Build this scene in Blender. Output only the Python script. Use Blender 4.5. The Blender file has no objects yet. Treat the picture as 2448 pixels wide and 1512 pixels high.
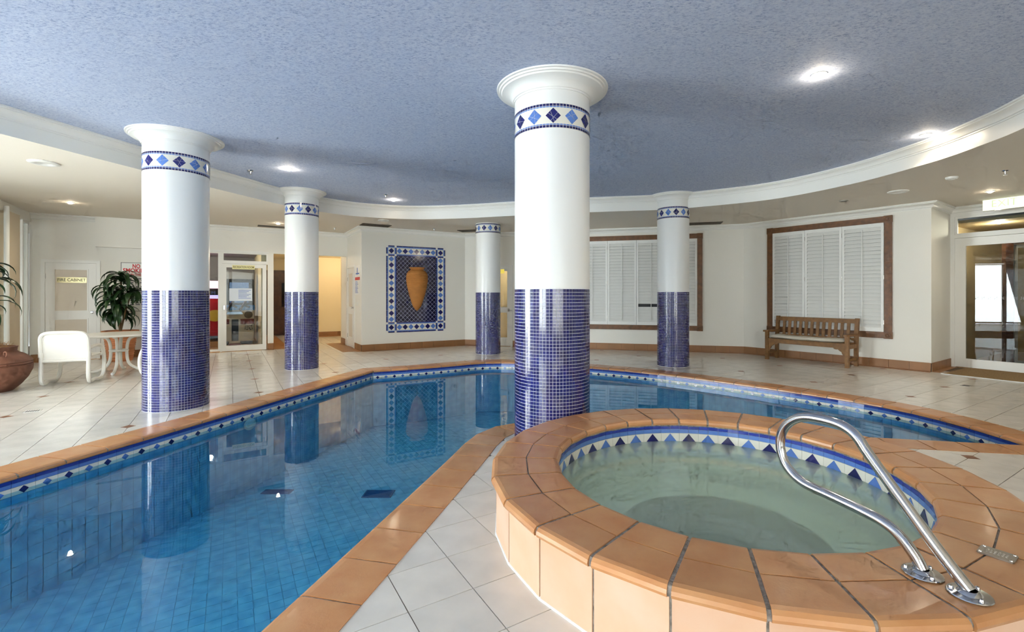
import bpy, bmesh, math, random
from mathutils import Matrix, Vector
random.seed(7)
# ------------------------------------------------------------------ camera
SC = bpy.context.scene
COL = SC.collection
FPX, CX, CY, EYE = 1123.0, 1251.0, 705.3, 1.35
cam_d = bpy.data.cameras.new('camera')
cam_d.sensor_fit = 'HORIZONTAL'; cam_d.sensor_width = 36.0
cam_d.lens = FPX/2448*36.0
cam_d.shift_x = (1224-CX)/2448; cam_d.shift_y = -(756-CY)/2448
cam_d.clip_start = 0.05; cam_d.clip_end = 200
cam = bpy.data.objects.new('camera', cam_d); COL.objects.link(cam)
cam.location = (0, 0, EYE); cam.rotation_euler = (math.pi/2, 0, 0)
SC.camera = cam
# ------------------------------------------------------------------ sky, exposure
W = bpy.data.worlds.new('sky'); SC.world = W; W.use_nodes = True
wn = W.node_tree.nodes; wn.clear()
bg = wn.new('ShaderNodeBackground'); wo = wn.new('ShaderNodeOutputWorld')
bg.inputs['Color'].default_value = (0.80, 0.90, 1.0, 1); bg.inputs['Strength'].default_value = 1.6
W.node_tree.links.new(bg.outputs[0], wo.inputs[0])
SC.view_settings.view_transform = 'Standard'; SC.view_settings.look = 'None'
SC.view_settings.gamma = 1.0; SC.view_settings.use_curve_mapping = False
SC.view_settings.exposure = 0.74
SC.cycles.use_denoising = True
SC.cycles.max_bounces = 6; SC.cycles.diffuse_bounces = 3; SC.cycles.glossy_bounces = 3; SC.cycles.transparent_max_bounces = 10
SC.cycles.use_adaptive_sampling = True; SC.cycles.adaptive_threshold = 0.12; SC.cycles.adaptive_min_samples = 10; SC.cycles.use_light_tree = False
SC.cycles.sample_clamp_indirect = 6.0
SC.cycles.caustics_reflective = False; SC.cycles.caustics_refractive = False
# ------------------------------------------------------------------ daylight through the glazed left side, and added fill from behind the camera
def area(name, loc, direction, sx, sy, power, color):
    d = bpy.data.lights.new(name, 'AREA'); d.shape = 'RECTANGLE'; d.size = sx; d.size_y = sy
    d.energy = power; d.color = color
    o = bpy.data.objects.new(name, d); COL.objects.link(o); o.location = loc
    o.rotation_euler = Vector(direction).to_track_quat('-Z', 'Z').to_euler()
    return o
DAY = (0.90, 0.95, 1.0)
area('daylight_left', (-9.75, 2.6, 1.45), (0.974, -0.228, 0.0), 7.2, 2.5, 1500, DAY)
area('fill_rear_left', (-5.2, -4.6, 1.5), (0.1, 1, 0.05), 5.2, 2.5, 430, DAY)  # added fill behind the camera, lights the columns from the front
area('fill_rear_right', (2.8, -4.6, 1.5), (-0.1, 1, 0.05), 5.6, 2.5, 130, (1.0, 0.95, 0.88))  # added fill too, weaker and warmer
# ------------------------------------------------------------------ helpers
def lin(c): return tuple(((v/255)/12.92 if v/255 <= .04045 else ((v/255+.055)/1.055)**2.4) for v in c)
def floor_pt(px, py, z=0.0):
    dr = (EYE-z)/(py-CY); return Vector(((px-CX)*dr, FPX*dr, z))
def mat(name, c, rough=.5, metal=0.0, noise=None, bump=None, rand=0.0, spec=.5, coat=0.0, c2=None, emit=None, detail=4):
    m = bpy.data.materials.new(name); m.use_nodes = True
    nt = m.node_tree; N = nt.nodes; L = nt.links; b = N['Principled BSDF']
    b.inputs['Roughness'].default_value = rough; b.inputs['Metallic'].default_value = metal
    b.inputs['Specular IOR Level'].default_value = spec; b.inputs['Coat Weight'].default_value = coat
    b.inputs['Coat Roughness'].default_value = .12
    base = (*lin(c), 1); b.inputs['Base Color'].default_value = base
    src = None
    tc = N.new('ShaderNodeTexCoord')
    if noise:
        n = N.new('ShaderNodeTexNoise'); n.inputs['Scale'].default_value = noise[0]; n.inputs['Detail'].default_value = detail
        L.new(tc.outputs['Object'], n.inputs['Vector'])
        r = N.new('ShaderNodeMapRange'); r.inputs['From Min'].default_value = .3; r.inputs['From Max'].default_value = .7
        L.new(n.outputs['Fac'], r.inputs['Value'])
        mx = N.new('ShaderNodeMix'); mx.data_type = 'RGBA'
        k = c2 if c2 else tuple(v*(1-noise[1]) for v in c)
        mx.inputs['A'].default_value = base; mx.inputs['B'].default_value = (*lin(k), 1)
        L.new(r.outputs[0], mx.inputs['Factor']); src = mx.outputs['Result']
    if rand:
        oi = N.new('ShaderNodeObjectInfo'); r = N.new('ShaderNodeMapRange')
        r.inputs['To Min'].default_value = 1-rand; r.inputs['To Max'].default_value = 1+rand*.6
        L.new(oi.outputs['Random'], r.inputs['Value'])
        hs = N.new('ShaderNodeHueSaturation')
        if src: L.new(src, hs.inputs['Color'])
        else: hs.inputs['Color'].default_value = base
        L.new(r.outputs[0], hs.inputs['Value']); src = hs.outputs['Color']
    if src: L.new(src, b.inputs['Base Color'])
    if bump:
        n = N.new('ShaderNodeTexNoise'); n.inputs['Scale'].default_value = bump[0]; n.inputs['Detail'].default_value = 3
        L.new(tc.outputs['Object'], n.inputs['Vector'])
        bp = N.new('ShaderNodeBump'); bp.inputs['Strength'].default_value = bump[1]; bp.inputs['Distance'].default_value = .01
        L.new(n.outputs['Fac'], bp.inputs['Height']); L.new(bp.outputs[0], b.inputs['Normal'])
    if emit:
        b.inputs['Emission Color'].default_value = (*lin(emit[0]), 1); b.inputs['Emission Strength'].default_value = emit[1]
    return m
def glass_mat(name, tint=(255, 255, 255), ior=1.5, rough=0.0):
    m = bpy.data.materials.new(name); m.use_nodes = True; nt = m.node_tree; N = nt.nodes; N.clear()
    o = N.new('ShaderNodeOutputMaterial'); t = N.new('ShaderNodeBsdfTransparent'); g = N.new('ShaderNodeBsdfGlossy')
    lw = N.new('ShaderNodeLayerWeight'); lw.inputs['Blend'].default_value = .5; pw = N.new('ShaderNodeMath'); pw.operation = 'POWER'; pw.inputs[1].default_value = 5.0
    f = N.new('ShaderNodeMapRange'); f0 = ((ior-1)/(ior+1))**2; f.inputs['To Min'].default_value = f0; f.inputs['To Max'].default_value = 1.0; mx = N.new('ShaderNodeMixShader')
    nt.links.new(lw.outputs['Facing'], pw.inputs[0]); nt.links.new(pw.outputs[0], f.inputs['Value'])
    t.inputs[0].default_value = (*lin(tint), 1); g.inputs['Roughness'].default_value = rough
    nt.links.new(f.outputs[0], mx.inputs[0]); nt.links.new(t.outputs[0], mx.inputs[1]); nt.links.new(g.outputs[0], mx.inputs[2])
    nt.links.new(mx.outputs[0], o.inputs['Surface'])
    return m
class MB:
    def __init__(s): s.v = []; s.f = []; s.c = []
    def add(s, vs, fs):
        k = len(s.v); s.v += [tuple(p) for p in vs]; s.f += [tuple(i+k for i in f) for f in fs]; return s
    def box(s, a, b, fr=None):
        P = [(x, y, z) for z in (a[2], b[2]) for y in (a[1], b[1]) for x in (a[0], b[0])]
        if fr: P = [fr.pt(*p) for p in P]
        return s.add(P, [(0, 2, 3, 1), (4, 5, 7, 6), (0, 1, 5, 4), (2, 6, 7, 3), (0, 4, 6, 2), (1, 3, 7, 5)])
    def bar(s, p, q, w, h, up=(0, 0, 1)):
        p = Vector(p); q = Vector(q); d = (q-p).normalized(); u = Vector(up)
        x = d.cross(u).normalized()*w/2; y = x.cross(d).normalized()*h/2
        V = [p-x-y, p+x-y, p+x+y, p-x+y, q-x-y, q+x-y, q+x+y, q-x+y]
        return s.add(V, [(0, 1, 2, 3), (4, 7, 6, 5), (0, 4, 5, 1), (1, 5, 6, 2), (2, 6, 7, 3), (3, 7, 4, 0)])
    def prism(s, poly, z0, z1, fn=None, bottom=True):
        n = len(poly); P = [(x, y, z0) for x, y in poly]+[(x, y, z1) for x, y in poly]
        if fn: P = [fn(*p) for p in P]
        F = [tuple(range(n, 2*n))]+[(i, (i+1) % n, n+(i+1) % n, n+i) for i in range(n)]
        if bottom: F.append(tuple(range(n-1, -1, -1)))
        return s.add(P, F)
    def lathe(s, prof, c=(0, 0, 0), n=32, a0=0.0, a1=2*math.pi, cap=False):
        full = abs(a1-a0-2*math.pi) < 1e-6; m = n if full else n+1
        V = []
        for i in range(m):
            a = a0+(a1-a0)*i/n
            V += [(c[0]+r*math.cos(a), c[1]+r*math.sin(a), c[2]+z) for r, z in prof]
        k = len(prof); F = []
        for i in range(n):
            j = (i+1) % m
            for t in range(k-1): F.append((i*k+t, j*k+t, j*k+t+1, i*k+t+1))
        if cap:
            F.append(tuple(i*k+k-1 for i in range(m))); F.append(tuple(i*k for i in range(m-1, -1, -1)))
        return s.add(V, F)
    def tube(s, pts, r, n=8, closed=False, caps=True):
        pts = [Vector(p) for p in pts]; m = len(pts); V = []; prev = None
        rs = r if isinstance(r, (list, tuple)) else [r]*m
        for i in range(m):
            if closed: t = pts[(i+1) % m]-pts[i-1]
            else: t = pts[min(i+1, m-1)]-pts[max(i-1, 0)]
            t.normalize()
            if prev is None:
                u = t.orthogonal().normalized()
            else:
                u = (prev-t*prev.dot(t)).normalized()
            prev = u; w = t.cross(u)
            V += [pts[i]+u*math.cos(2*math.pi*k/n)*rs[i]+w*math.sin(2*math.pi*k/n)*rs[i] for k in range(n)]
        F = []
        for i in range(m if closed else m-1):
            j = (i+1) % m
            for k in range(n): F.append((i*n+k, i*n+(k+1) % n, j*n+(k+1) % n, j*n+k))
        if caps and not closed: F += [tuple(range(n-1, -1, -1)), tuple((m-1)*n+k for k in range(n))]
        return s.add(V, F)
    def mesh(s, name):
        me = bpy.data.meshes.new(name); me.from_pydata(s.v, [], s.f); me.update(); return me
    def build(s, name, m, parent=None, smooth=False, local=False, fix=True):
        me = s.mesh(name)
        if fix:
            b = bmesh.new(); b.from_mesh(me); bmesh.ops.recalc_face_normals(b, faces=b.faces); b.to_mesh(me); b.free()
        return link(name, me, m, parent, smooth, local)
def link(name, me, m, parent=None, smooth=False, local=False):
    if m is not None and not me.materials: me.materials.append(m)
    if smooth: shade(me)
    o = bpy.data.objects.new(name, me); COL.objects.link(o)
    if parent: adopt(o, parent, local)
    return o
def adopt(o, parent, local=False):
    o.parent = parent
    if not local: o.matrix_parent_inverse = mat_of(parent).inverted()
def mat_of(o):
    M = Matrix.LocRotScale(o.location, o.rotation_euler, o.scale)
    return (mat_of(o.parent) @ o.matrix_parent_inverse @ M) if o.parent else M
def shade(me, ang=40):
    for p in me.polygons: p.use_smooth = True
    b = bmesh.new(); b.from_mesh(me)
    for e in b.edges:
        if len(e.link_faces) == 2 and e.calc_face_angle(0) > math.radians(ang): e.smooth = False
    b.to_mesh(me); b.free()
def tag(o, label=None, cat=None, group=None, kind=None):
    if label: o['label'] = label
    if cat: o['category'] = cat
    if group: o['group'] = group
    if kind: o['kind'] = kind
    return o
def thing(name, label, cat, loc=(0, 0, 0), rz=0.0, group=None, kind=None):
    o = bpy.data.objects.new(name, None); COL.objects.link(o); o.location = loc; o.rotation_euler = (0, 0, rz)
    o.empty_display_size = .1
    return tag(o, label, cat, group, kind)
def copy_tree(o, parent=None):
    c = o.copy(); COL.objects.link(c); c.parent = parent
    for ch in [x for x in bpy.data.objects if x.parent == o]: copy_tree(ch, c)
    return c
class Frame:   # a vertical plane in plan: s runs left to right as seen from the room, d comes out into the room
    def __init__(s, a, b):
        s.o = Vector((a[0], a[1])); e = Vector((b[0], b[1])); s.len = (e-s.o).length
        s.t = (e-s.o).normalized(); s.n = Vector((s.t.y, -s.t.x)); s.ang = math.atan2(s.t.y, s.t.x)
    def pt(s, a, d, z): p = s.o+s.t*a+s.n*d; return (p.x, p.y, z)
    def hit(s, px, py=CY, d=0.0):
        k = (px-CX)/FPX; o = s.o+s.n*d
        Y = (o.x*s.t.y-o.y*s.t.x)/(k*s.t.y-s.t.x)
        p = Vector((k*Y, Y)); return ((p-o).dot(s.t), EYE-(py-CY)*Y/FPX)
    def S(s, px, d=0.0): return s.hit(px, CY, d)[0]
    def Z(s, px, py, d=0.0): return s.hit(px, py, d)[1]
def text(name, body, fr, s, d, z, size, m, parent, width=None, bold=0.0, depth=.001):
    c = bpy.data.curves.new(name, 'FONT'); c.body = body; c.size = size; c.align_x = 'CENTER'; c.align_y = 'CENTER'
    c.extrude = depth; c.offset = bold; c.resolution_u = 3
    o = bpy.data.objects.new(name, c); COL.objects.link(o)
    bpy.context.view_layer.update()
    me = bpy.data.meshes.new_from_object(o.evaluated_get(bpy.context.evaluated_depsgraph_get()))
    bpy.data.objects.remove(o); me.materials.clear()
    w = max(v.co.x for v in me.vertices)-min(v.co.x for v in me.vertices)
    k = width/w if width else 1.0
    for v in me.vertices: v.co = fr.pt(s+v.co.x*k, d+v.co.z, z+v.co.y)
    me.name = name
    return link(name, me, m, parent)
def norm2(path, closed):
    n = len(path); out = []
    for i in range(n):
        a = path[i-1] if (i or closed) else path[i]; b = path[i]; c = path[(i+1) % n] if (i < n-1 or closed) else path[i]
        d1 = (b-a) if (b-a).length > 1e-9 else (c-b); d2 = (c-b) if (c-b).length > 1e-9 else (b-a)
        d1 = d1.normalized(); d2 = d2.normalized(); t = (d1+d2)
        t = t.normalized() if t.length > 1e-6 else d1
        nn = Vector((-t.y, t.x)); k = max(.35, abs(nn.dot(Vector((-d1.y, d1.x)))))
        out.append(nn/k)
    return out
def sweep(mb, path, prof, closed=False, side=1.0, capends=True):
    path = [Vector(p[:2]) for p in path]; N = norm2(path, closed); k = len(prof); n = len(path); V = []
    for p, nn in zip(path, N):
        V += [(p.x+nn.x*side*d, p.y+nn.y*side*d, z) for d, z in prof]
    F = []
    for i in range(n if closed else n-1):
        j = (i+1) % n
        for t in range(k-1): F.append((i*k+t, j*k+t, j*k+t+1, i*k+t+1))
    if capends and not closed: F += [tuple(range(k)), tuple((n-1)*k+t for t in range(k-1, -1, -1))]
    mb.add(V, F); return mb
def catmull(pts, m=10):
    P = [Vector(p) for p in pts]; out = []
    for i in range(len(P)-1):
        a = P[max(i-1, 0)]; b = P[i]; c = P[i+1]; d = P[min(i+2, len(P)-1)]
        for k in range(m):
            t = k/m
            out.append(.5*((2*b)+(c-a)*t+(2*a-5*b+4*c-d)*t*t+(3*b-a-3*c+d)*t**3))
    out.append(P[-1]); return out
def resample(path, step=None, count=None):
    P = [Vector(p) for p in path]; L = [0]
    for a, b in zip(P, P[1:]): L.append(L[-1]+(b-a).length)
    n = count or max(1, round(L[-1]/step)); out = []; i = 0
    for k in range(n+1):
        t = L[-1]*k/n
        while i < len(L)-2 and L[i+1] < t: i += 1
        f = (t-L[i])/max(1e-9, L[i+1]-L[i]); out.append(P[i]+(P[i+1]-P[i])*f)
    return out
def in_poly(x, y, poly):
    c = False; j = len(poly)-1
    for i in range(len(poly)):
        a = poly[i]; b = poly[j]
        if (a[1] > y) != (b[1] > y) and x < (b[0]-a[0])*(y-a[1])/(b[1]-a[1])+a[0]: c = not c
        j = i
    return c
def clip_half(poly, n, c):     # keep n.p <= c
    out = []
    for i in range(len(poly)):
        a = poly[i-1]; b = poly[i]; da = n[0]*a[0]+n[1]*a[1]-c; db = n[0]*b[0]+n[1]*b[1]-c
        if (da < 0) != (db < 0):
            t = da/(da-db); out.append((a[0]+(b[0]-a[0])*t, a[1]+(b[1]-a[1])*t))
        if db <= 0: out.append((b[0], b[1]))
    return out
# ------------------------------------------------------------------ materials
M = {}
M['wall'] = mat('wall_paint', (240, 237, 228), .6, bump=(60, .05))
M['white'] = mat('white_gloss_paint', (241, 240, 234), .3)
M['column'] = mat('column_white_paint', (242, 242, 238), .28)
M['ceil'] = mat('lower_ceiling_paint', (236, 228, 214), .7)
M['grout_w'] = mat('white_grout', (232, 234, 236), .7)
M['grout'] = mat('deck_grout', (104, 84, 66), .8)
M['grout_grey'] = mat('grey_mortar', (172, 164, 156), .85, noise=(40, .35), bump=(120, .4))
M['tile'] = mat('deck_tile_glaze', (236, 231, 221), .26, noise=(5, .06), rand=.05, coat=.3)
M['terra'] = mat('terracotta_coping', (204, 150, 100), .34, noise=(6, 0), c2=(192, 130, 80), rand=.10, coat=.25, bump=(90, .06))
M['terra_pale'] = mat('pale_terracotta_riser', (216, 170, 136), .55, noise=(4, 0), c2=(220, 186, 160), rand=.06)  # paleness is partly calcium, partly light put into the colour
M['terra_base'] = mat('brown_skirting_tile', (164, 116, 73), .45, noise=(4, .1), rand=.08)
M['insert'] = mat('brown_insert_tile', (122, 78, 48), .45)
M['navy'] = mat('navy_glazed_tile', (30, 32, 104), .08, rand=.25, spec=.7, coat=.5)
M['field'] = mat('dark_navy_field_tile', (24, 24, 66), .07, rand=.2, spec=.7, coat=.5)
M['mid'] = mat('mid_blue_glazed_tile', (94, 132, 205), .1, rand=.08, coat=.4)
M['royal'] = mat('royal_blue_glazed_tile', (40, 62, 160), .1, rand=.1, coat=.4)
M['ivory'] = mat('ivory_glazed_tile', (240, 236, 222), .12, rand=.03, coat=.3)
M['wood'] = mat('brown_window_timber', (128, 84, 46), .45, noise=(14, .25), bump=(50, .1))
M['teak'] = mat('bench_teak', (150, 108, 62), .55, noise=(16, .2), rand=.1)
M['darkwood'] = mat('dark_wood_door', (96, 56, 30), .4, noise=(8, .3))
M['chrome'] = mat('stainless_steel', (205, 205, 208), .13, metal=1.0)
M['steel'] = mat('brushed_steel', (160, 154, 146), .35, metal=1.0)
M['brass'] = mat('brass', (196, 184, 140), .3, metal=.6)
M['pvc'] = mat('white_vinyl_tube', (246, 243, 234), .3)
M['cushion'] = mat('cream_cushion_fabric', (238, 234, 222), .85, bump=(200, .1))
M['pot'] = mat('terracotta_pot', (126, 80, 60), .7, noise=(5, .15))
M['planter'] = mat('orange_planter', (205, 132, 84), .6, noise=(5, .1))
M['urn'] = mat('ochre_urn_clay', (200, 134, 66), .75, noise=(6, .1))
M['leaf'] = mat('dracaena_leaf', (38, 74, 34), .35, noise=(9, .35), rand=.1)
M['stem'] = mat('plant_stem', (110, 84, 56), .8)
M['straw'] = mat('coir_fibre', (170, 128, 84), .95)
M['black'] = mat('black_plastic', (26, 26, 28), .4)
M['dark'] = mat('dark_grille', (96, 88, 76), .6)
M['glass'] = glass_mat('clear_pane', (250, 252, 250), 1.5)
M['glass_dark'] = glass_mat('tinted_pane', (215, 222, 226), 1.36)
M['red'] = mat('red_sign_print', (205, 36, 44), .5)
M['printgrey'] = mat('grey_sign_print', (110, 112, 122), .6)
M['printblue'] = mat('blue_sign_print', (70, 110, 190), .6)
M['ink'] = mat('black_lettering', (30, 26, 20), .5)
M['mat'] = mat('coir_mat', (168, 136, 92), .95, noise=(60, .25), bump=(220, .5))
M['slat'] = mat('shutter_white', (240, 240, 236), .42)
M['warmwall'] = mat('corridor_cream_paint', (244, 226, 186), .6)
M['bulb'] = mat('lamp_glow', (255, 250, 240), .5, emit=((255, 236, 206), 40))
def speckle(name):
    m = bpy.data.materials.new(name); m.use_nodes = True; nt = m.node_tree; N = nt.nodes; L = nt.links; b = N['Principled BSDF']
    b.inputs['Roughness'].default_value = .75
    tc = N.new('ShaderNodeTexCoord'); mp = N.new('ShaderNodeMapping'); mp.inputs['Rotation'].default_value = (0, 0, .5); mp.inputs['Scale'].default_value = (1, 1.9, 1)
    L.new(tc.outputs['Object'], mp.inputs['Vector'])
    n1 = N.new('ShaderNodeTexNoise'); n1.inputs['Scale'].default_value = 42; n1.inputs['Detail'].default_value = 5; n1.inputs['Roughness'].default_value = .7
    n2 = N.new('ShaderNodeTexNoise'); n2.inputs['Scale'].default_value = 3.2; n2.inputs['Detail'].default_value = 3
    L.new(mp.outputs[0], n1.inputs['Vector']); L.new(mp.outputs[0], n2.inputs['Vector'])
    r = N.new('ShaderNodeValToRGB'); e = r.color_ramp.elements
    e[0].position = .36; e[0].color = (*lin((134, 151, 192)), 1); e[1].position = .60; e[1].color = (*lin((208, 216, 234)), 1)
    k = e.new(.46); k.color = (*lin((184, 196, 222)), 1)
    L.new(n1.outputs['Fac'], r.inputs['Fac'])
    mx = N.new('ShaderNodeMix'); mx.data_type = 'RGBA'; mx.inputs['B'].default_value = (*lin((186, 198, 224)), 1)
    mr = N.new('ShaderNodeMapRange'); mr.inputs['From Min'].default_value = .35; mr.inputs['From Max'].default_value = .65; mr.inputs['To Max'].default_value = .4
    L.new(n2.outputs['Fac'], mr.inputs['Value']); L.new(mr.outputs[0], mx.inputs['Factor']); L.new(r.outputs['Color'], mx.inputs['A'])
    L.new(mx.outputs['Result'], b.inputs['Base Color'])
    bp = N.new('ShaderNodeBump'); bp.inputs['Strength'].default_value = .25; bp.inputs['Distance'].default_value = .01
    L.new(n1.outputs['Fac'], bp.inputs['Height']); L.new(bp.outputs[0], b.inputs['Normal'])
    return m
M['blueceil'] = speckle('blue_sponged_plaster')
def water_mat(name, tint, wav, turbid=None):
    m = glass_mat(name, tint, 1.33); nt = m.node_tree; N = nt.nodes
    tc = N.new('ShaderNodeTexCoord'); n = N.new('ShaderNodeTexNoise'); n.inputs['Scale'].default_value = wav[0]; n.inputs['Detail'].default_value = 1
    nt.links.new(tc.outputs['Object'], n.inputs['Vector'])
    bp = N.new('ShaderNodeBump'); bp.inputs['Strength'].default_value = wav[1]; bp.inputs['Distance'].default_value = .01
    nt.links.new(n.outputs['Fac'], bp.inputs['Height'])
    for k in N:
        if k.type in ('BSDF_GLOSSY', 'LAYER_WEIGHT'): nt.links.new(bp.outputs[0], k.inputs['Normal'])
    if turbid:   # suspended matter scatters part of the light
        tr = [k for k in N if k.type == 'BSDF_TRANSPARENT'][0]; top = [k for k in N if k.type == 'MIX_SHADER'][0]
        d = N.new('ShaderNodeBsdfDiffuse'); d.inputs[0].default_value = (*lin(turbid[0]), 1); mx = N.new('ShaderNodeMixShader'); mx.inputs[0].default_value = turbid[1]
        nt.links.new(tr.outputs[0], mx.inputs[1]); nt.links.new(d.outputs[0], mx.inputs[2]); nt.links.new(mx.outputs[0], top.inputs[1])
    return m
# ================================================================== THE SETTING
ZC, ZL = 3.25, 2.98          # blue ceiling, lower ring ceiling
A = math.radians(32); U = Vector((math.cos(A), math.sin(A))); V = Vector((-math.sin(A), math.cos(A)))
def uv(u, v): p = U*u+V*v; return (p.x, p.y)
# pool edge (line of the coping nose), measured in plan
S1 = [(-5.22, -2.5), (-2.67, 8.37)]
S2 = catmull([(-2.67, 8.37), (-2.01, 8.69), (-1.32, 9.10), (-.92, 9.38), (-.45, 9.46), (.1, 9.32), (1.25, 8.80), (2.08, 8.28), (2.79, 7.68), (3.39, 7.06), (3.94, 6.42), (4.27, 5.98), (4.50, 5.50), (4.60, 4.90), (4.58, 4.22)], 6)
S3 = catmull([(4.58, 4.22), (3.486, 4.43), (2.6, 4.63), (1.6, 4.86), (.7, 5.08), (.14, 5.06), (-.22, 4.90), (-.385, 4.72), (-.515, 4.42), (-.63, 3.86), (-.94, 2.45), (-2.06, -2.5)], 6)
S4 = [(-2.06, -2.5), (-5.22, -2.5)]
SIDES = [[Vector(p) for p in s] for s in (S1, S2, S3, S4)]
LIP = []
for s in SIDES: LIP += [p.copy() for p in s[:-1]]
LN = norm2(LIP, True)
if sum(a.x*b.y-b.x*a.y for a, b in zip(LIP, LIP[1:]+LIP[:1])) > 0: LN = [-n for n in LN]
CW = .322
OUT = [p+n*CW for p, n in zip(LIP, LN)]
# ---- room walls (plan)
WL0 = uv(-3.38, 13.13); WL1 = uv(2.66, 13.13)
F_left = Frame(WL0, WL1)                                   # fire cabinet, recreation room, corridor opening
F_side = Frame(uv(2.66, 13.9), uv(2.66, 11.53))            # wall beside the corridor, seen at a slant
F_vase = Frame(uv(2.66, 11.53), (-1.56, 12.57))            # mural wall
P5 = (5.10, 10.86); P6 = (7.137, 8.217); P7 = (8.05, 8.85)
F_win1 = Frame((-1.56, 12.57), P5)
F_win2 = Frame(P5, P6)
F_ret = Frame(P6, P7)
F_door = Frame(P7, (P7[0]+.53*6.4, P7[1]-.848*6.4))
F_glassA = Frame((-8.42, 7.17), WL0)
F_glassB = Frame((-10.35, -1.0), (-8.42, 7.17))
def wall(name, fr, openings=(), z1=ZL, th=.14, m='wall', s0=0.0, s1=None, z0=0.0):
    s1 = fr.len if s1 is None else s1
    sb = sorted({s0, s1, *[o[0] for o in openings], *[o[1] for o in openings]}); zb = sorted({z0, z1, *[o[2] for o in openings], *[o[3] for o in openings]})
    mb = MB()
    for a, b in zip(sb, sb[1:]):
        for c, d in zip(zb, zb[1:]):
            x, z = (a+b)/2, (c+d)/2
            if any(o[0] < x < o[1] and o[2] < z < o[3] for o in openings): continue
            mb.box((a, -th, c), (b, 0, d), fr)
    return tag(mb.build(name, M[m], fix=False), kind='structure')
# openings, read off where the photograph shows them
RS0, RS1 = F_left.S(455), F_left.S(640); RZ = 2.36
CS0 = F_left.S(654); CS1 = F_left.len-.02
o_left = [(RS0, RS1, 0, RZ), (CS0, CS1, 0, 2.37)]
wall('wall_left', F_left, o_left)
wall('wall_corridor_side', F_side)
wall('wall_mural', F_vase)
D5a, D5b = F_win1.S(1146), F_win1.S(1221); D5z = F_win1.Z(1221, 639)
W1a, W1b = F_win1.S(1370), F_win1.S(1679); W1t, W1u = F_win1.Z(1679, 558.6), F_win1.Z(1679, 791.5)
W2a, W2b = F_win2.S(1836), F_win2.S(2133.5); W2t = (F_win2.Z(1836, 549)+F_win2.Z(2133, 514.5))/2; W2u = (F_win2.Z(1839, 787)+F_win2.Z(2134, 817))/2
wall('wall_back', F_win1, [(D5a, D5b, 0, D5z)])
wall('wall_right', F_win2)
wall('wall_return', F_ret)
GD0, GD1 = F_door.S(2282)-.10, F_door.S(2282)+2.0; GZ = F_door.Z(2282, 520)
wall('wall_entrance', F_door, [(GD0, GD1, 0, GZ)])
F_far = Frame((P7[0]+.53*6.4, P7[1]-.848*6.4), (8.6, -4.4))
wall('wall_far_right', F_far)
F_rear = Frame((8.6, -4.4), (-10.9, -4.4))
wall('wall_rear', F_rear, [(3.0, 8.6, .35, 2.75), (11.2, 16.4, .35, 2.75)])  # both openings added to bring in frontal light
F_rl = Frame((-10.9, -4.4), (-10.35, -1.0))
wall('wall_rear_left', F_rl)
# ---- blue ceiling and lower ring
RIM = catmull([(-5.28, 4.74), (-4.98, 6.12), (-4.74, 7.12), (-4.36, 8.47), (-3.95, 9.25), (-3.3, 9.83), (-2.36, 10.11), (-1.29, 9.99), (-.18, 9.66), (1.3, 9.26), (2.6, 9.0), (3.12, 8.78), (4.21, 8.03), (4.81, 6.93), (5.01, 5.80), (4.97, 5.02), (4.86, 4.5), (4.5, 3.3), (3.7, 1.6), (2.4, -.6), (.6, -2.3), (-2.4, -3.4), (-5.0, -3.4), (-6.8, -2.2), (-6.7, -.4), (-6.1, 1.9), (-5.28, 4.74)], 6)[:-1]
mb = MB(); mb.box((-11.5, -5, ZC), (12.2, 13.5, ZC+.1)); tag(mb.build('ceiling', M['blueceil']), kind='structure')
cc = Vector((0, 4)); mb = MB(); n = len(RIM)
far = [cc+(p-cc).normalized()*22 for p in RIM]
mb.add([(p.x, p.y, ZL) for p in RIM]+[(p.x, p.y, ZL) for p in far], [(i, (i+1) % n, n+(i+1) % n, n+i) for i in range(n)])
low = mb.build('ceiling_ring', M['ceil']); tag(low, kind='structure')
area2 = sum(a.x*b.y-b.x*a.y for a, b in zip(RIM, RIM[1:]+RIM[:1])); inward = 1.0 if area2 > 0 else -1.0
mb = MB(); sweep(mb, RIM, [(0, ZL-.002), (0, ZC)], True, inward)
tag(mb.build('trim_1', M['white'], smooth=True), 'curved white fascia around the blue ceiling', kind='structure')
CORN = [(0, -.115), (.012, -.115), (.012, -.1), (.026, -.095), (.034, -.07), (.056, -.045), (.088, -.034), (.088, -.022), (.104, -.018), (.104, 0)]
mb = MB(); sweep(mb, RIM, [(d, ZC+z) for d, z in CORN], True, inward)
tag(mb.build('trim_2', M['white'], smooth=True), 'moulded cornice where fascia meets the blue ceiling', kind='structure')
mb = MB()
room = [F_left.pt(0, 0, 0), F_left.pt(F_left.len, 0, 0)]
sweep(mb, [F_left.pt(0, 0, 0), F_left.pt(F_left.len, 0, 0), uv(2.66, 11.53), F_win1.pt(0, 0, 0), P5, P6, P7, F_door.pt(6.4, 0, 0)], [(d, ZL+z) for d, z in CORN], False, -1.0)
tag(mb.build('trim_3', M['white'], smooth=True), 'white cornice along the tops of the walls', kind='structure')
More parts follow.
